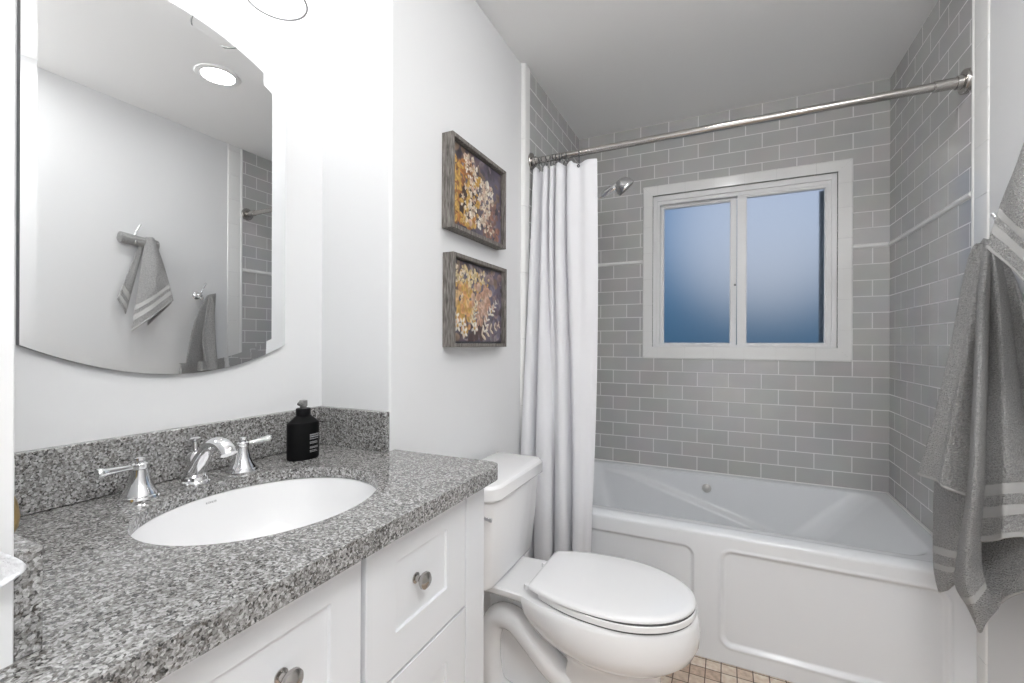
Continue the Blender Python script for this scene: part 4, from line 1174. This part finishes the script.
# rolled middle fold, reaching down to a tip
sheet(bt, [[PX(982, 240, .640), PX(988, 240, .632), PX(992, 243, .648)],
           [PX(977, 300, .622), PX(983, 300, .585), PX(990, 300, .620)],
           [PX(973, 400, .605), PX(980, 400, .556), PX(987, 400, .608)],
           [PX(968, 490, .592), PX(976, 490, .540), PX(984, 490, .598)],
           [PX(960, 545, .580), PX(969, 548, .540), PX(980, 545, .590)],
           [PX(956, 583, .572), PX(968, 585, .545), PX(982, 570, .585)],
           [PX(968, 606, .578), PX(975, 606, .560), PX(986, 590, .590)],
           [PX(980, 630, .585), PX(982, 633, .582), PX(986, 618, .590)]], bands=((0.80, 0.83),), ripple=0.0, puff=0.004)
# big right-hand face with its two woven bands and the hem, lying back toward the wall
sheet(bt, [[PX(984, 238, .645), PX(991, 240, .640), PX(995, 246, .660)],
           [PX(987, 300, .622), PX(998, 300, .622), PX(1008, 300, .676)],
           [PX(986, 400, .608), PX(1004, 400, .618), PX(1021, 400, .684)],
           [PX(984, 470, .598), PX(1006, 468, .614), PX(1034, 466, .684)],
           [PX(980, 543, .590), PX(1006, 539, .610), PX(1040, 535, .684)]], nv=60, bands=((0.802, 0.835), (0.875, 0.908), (0.968, 1.0)), ripple=0.005, waves=1.8)
# shaded fold lying back against the wall at the right
sheet(bt, [[PX(994, 246, .660), PX(1003, 250, .682)],
           [PX(1006, 300, .670), PX(1022, 302, .685)],
           [PX(1018, 400, .680), PX(1036, 404, .686)],
           [PX(1026, 500, .682), PX(1044, 500, .686)]], ripple=0.002, waves=1.0)
# back layer below the hem
sheet(bt, [[PX(978, 500, .625), PX(1000, 500, .645), PX(1034, 500, .678)],
           [PX(976, 560, .612), PX(1000, 560, .640), PX(1034, 560, .678)],
           [PX(980, 598, .598), PX(1000, 594, .635), PX(1034, 585, .678)],
           [PX(982, 632, .592), PX(993, 611, .625), PX(1007, 599, .645), PX(1036, 588, .678)]], bands=((0.96, 1.0),), ripple=0.004, waves=1.4)
finish_towel(bt, 'bath_towel', 'large grey bath towel hanging in folds beside the tub', origin=(0.64, 1.63, 1.45))

ht = MB()
hx = 0.645
AP = Vector((hx, 1.345, 1.742))
c1, c2, c3, c4 = Vector((0.545, 1.410, 1.405)), MX(131.6, 331.6, .610), MX(127, 318, .625), MX(116.7, 299, .645)
def lerp(a, b, t): return a.lerp(b, t)
A0, A1 = AP + Vector((0, 0.020, 0)), AP + Vector((0, -0.016, 0))
# front panel, hem running from the far corner down to the low corner
E1, E2 = c1, c2
rows = []
for t in (0, 0.12, 0.35, 0.6, 0.8, 1.0):
    L = lerp(A0, E1, t) + Vector((-0.012 * math.sin(PI * t), 0, 0)); R_ = lerp(A1, E2, t)
    mid = (L + R_) / 2 + Vector((-0.030 * math.sin(PI * min(1, t + .1)) - 0.012, 0, 0.0))
    rows.append([L, mid, R_])
sheet(ht, rows, nu=30, nv=60, bands=((0.735, 0.785), (0.835, 0.885), (0.975, 1.0)), ripple=0.004, waves=1.5)
# left lobe behind
rows = []
for t in (0, 0.15, 0.4, 0.7, 1.0):
    L = lerp(AP + Vector((0.012, -0.014, -0.01)), c3 + Vector((0.02, 0, 0.02)), t); R_ = lerp(AP + Vector((0.012, -0.028, -0.012)), c4, t)
    rows.append([L, (L + R_) / 2 + Vector((-0.012 * t, 0, 0)), R_])
sheet(ht, rows, nu=18, nv=40, bands=((0.80, 0.85), (0.90, 0.95)), ripple=0.004, waves=1.0)
# second corner folded beneath the front hem
rows = []
for t in (0, 0.2, 0.5, 0.8, 1.0):
    L = lerp(AP + Vector((0.010, 0.010, -0.02)), PX(1003, 252, .570), t); R_ = lerp(AP + Vector((0.010, -0.012, -0.02)), Vector((0.630, 1.33, 1.265)), t)
    rows.append([L, (L + R_) / 2 + Vector((-0.010, 0, 0)), R_])
sheet(ht, rows, nu=20, nv=40, bands=((0.965, 1.0),), ripple=0.003, waves=1.0)
finish_towel(ht, 'hand_towel', 'grey hand towel with two pale bands hung by its middle nearest the doorway', origin=(0.645, 1.345, 1.74))

# rolled washcloth lying on the hook
rw = thing('rolled_washcloth', (0.655, 1.305, 1.752), 'small rolled grey washcloth lying across the hook above the hand towel', 'towel')
rm_ = MB(); rings = []
N = 24
ra, rb = MX(119.5, 236.5, .664), MX(157, 246.0, .664)
ax_ = (rb - ra)
for k, t in enumerate((0.0, 0.006, 0.05, 0.15, 0.3, 0.5, 0.7, 0.85, 0.95, 0.994, 1.0)):
    c0 = ra.lerp(rb, t); rad = 0.029 + 0.001 * math.sin(9 * t)
    if t in (0.0, 1.0): rad *= 0.86
    rings.append([c0 + Vector((math.cos(2 * PI * j / N) * rad, 0, math.sin(2 * PI * j / N) * rad * 0.95)) for j in range(N)])
rm_.loft(rings)
rm_.build('roll', M['terry'], rw, smooth=60)
sb = MB()
# long pale woven strips running along the roll
for a0, a1 in ((2.75, 3.02), (3.30, 3.57)):
    rr2 = []
    for t in (0.01, 0.3, 0.6, 0.99):
        c0 = ra.lerp(rb, t)
        rr2.append([c0 + Vector((math.cos(a) * 0.0312, 0, math.sin(a) * 0.0302)) for a in np.linspace(a0, a1, 6)])
    sb.loft(rr2, False, False, closed=False)
sb.build('woven_band', M['terry_band'], rw, smooth=60)
# spiral edge at both ends
for c0, sg in ((ra, -1), (rb, 1)):
    spm = MB()
    pts = [c0 + Vector((0, sg * 0.001, 0)) + Vector((math.cos(a), 0, math.sin(a))) * (0.003 + 0.0018 * a) for a in np.linspace(0, 4 * PI, 36)]
    spm.tube(pts, 0.0011, 6, 1)
    spm.build('rolled_edge', M['terry_band'], rw, smooth=60)

def robe_hook(y, z, label):
    t = thing('robe_hook', (XR + 0.004, y, z), label, 'hook', 'chrome robe hooks on the right wall')
    x0 = XR + 0.0035
    MB().lathe([(0.0, 0), (0.023, 0), (0.024, 0.003), (0.021, 0.007), (0.013, 0.010), (0.011, 0.018), (0.0145, 0.024), (0.0165, 0.030), (0.0145, 0.037), (0.008, 0.041), (0.0, 0.042)], align_z((-1, 0, 0), (x0, y, z)), 32).build('base', M['chrome'], t, smooth=40)
    up = MB().tube([(x0 - 0.030, y, z + 0.004), (x0 - 0.042, y + 0.003, z + 0.016), (x0 - 0.046, y + 0.010, z + 0.040), (x0 - 0.055, y + 0.020, z + 0.068)], [0.0058, 0.0052, 0.0046, 0.0044], 14, 6)
    up.lathe([(0.0, -0.003), (0.0058, -0.002), (0.0064, 0.001), (0.0050, 0.004), (0.0, 0.005)], align_z((-0.25, 0.25, 1), (x0 - 0.056, y + 0.0205, z + 0.070)), 16)
    up.build('upper_prong', M['chrome'], t, smooth=50)
    MB().tube([(x0 - 0.030, y, z - 0.004), (x0 - 0.040, y, z - 0.022), (x0 - 0.055, y, z - 0.026), (x0 - 0.064, y, z - 0.012)], [0.0055, 0.005, 0.0048, 0.0050], 14, 6).build('lower_prong', M['chrome'], t, smooth=50)
    return t
robe_hook(1.614, 1.458, 'chrome robe hook above the large bath towel')
robe_hook(1.280, 1.728, 'chrome robe hook carrying the hand towel and rolled washcloth')

# ---- white cloth hanging at the very left, its corner just in view
wc = MB()
cx_ = XSTUB + 0.020
sheet(wc, [[Vector((cx_, 0.00, 1.22)), Vector((cx_, 0.01, 1.23)), Vector((cx_, 0.03, 1.22))],
           [Vector((cx_, -0.08, 1.12)), Vector((cx_ + .010, 0.00, 1.12)), Vector((cx_, 0.075, 1.10))],
           [Vector((cx_, -0.14, 1.05)), Vector((cx_ + .010, 0.02, 1.03)), Vector((cx_ + .002, 0.130, 1.030))],
           [Vector((cx_, -0.16, 1.01)), Vector((cx_ + .010, 0.04, 0.995)), Vector((cx_ + .004, 0.160, 0.999))],
           [Vector((cx_, -0.16, 0.98)), Vector((cx_ + .008, 0.04, 0.970)), Vector((cx_ + .004, 0.178, 0.975))],
           [Vector((cx_, -0.16, 0.96)), Vector((cx_ + .006, 0.04, 0.950)), Vector((cx_ + .002, 0.150, 0.960))]], ripple=-0.003, waves=5, nu=40)
finish_towel(wc, 'face_cloth', 'white fluffy cloth whose corner shows at the left edge over the counter', [M['white_cloth']], 0.004, origin=(cx_, 0.0, 1.2))
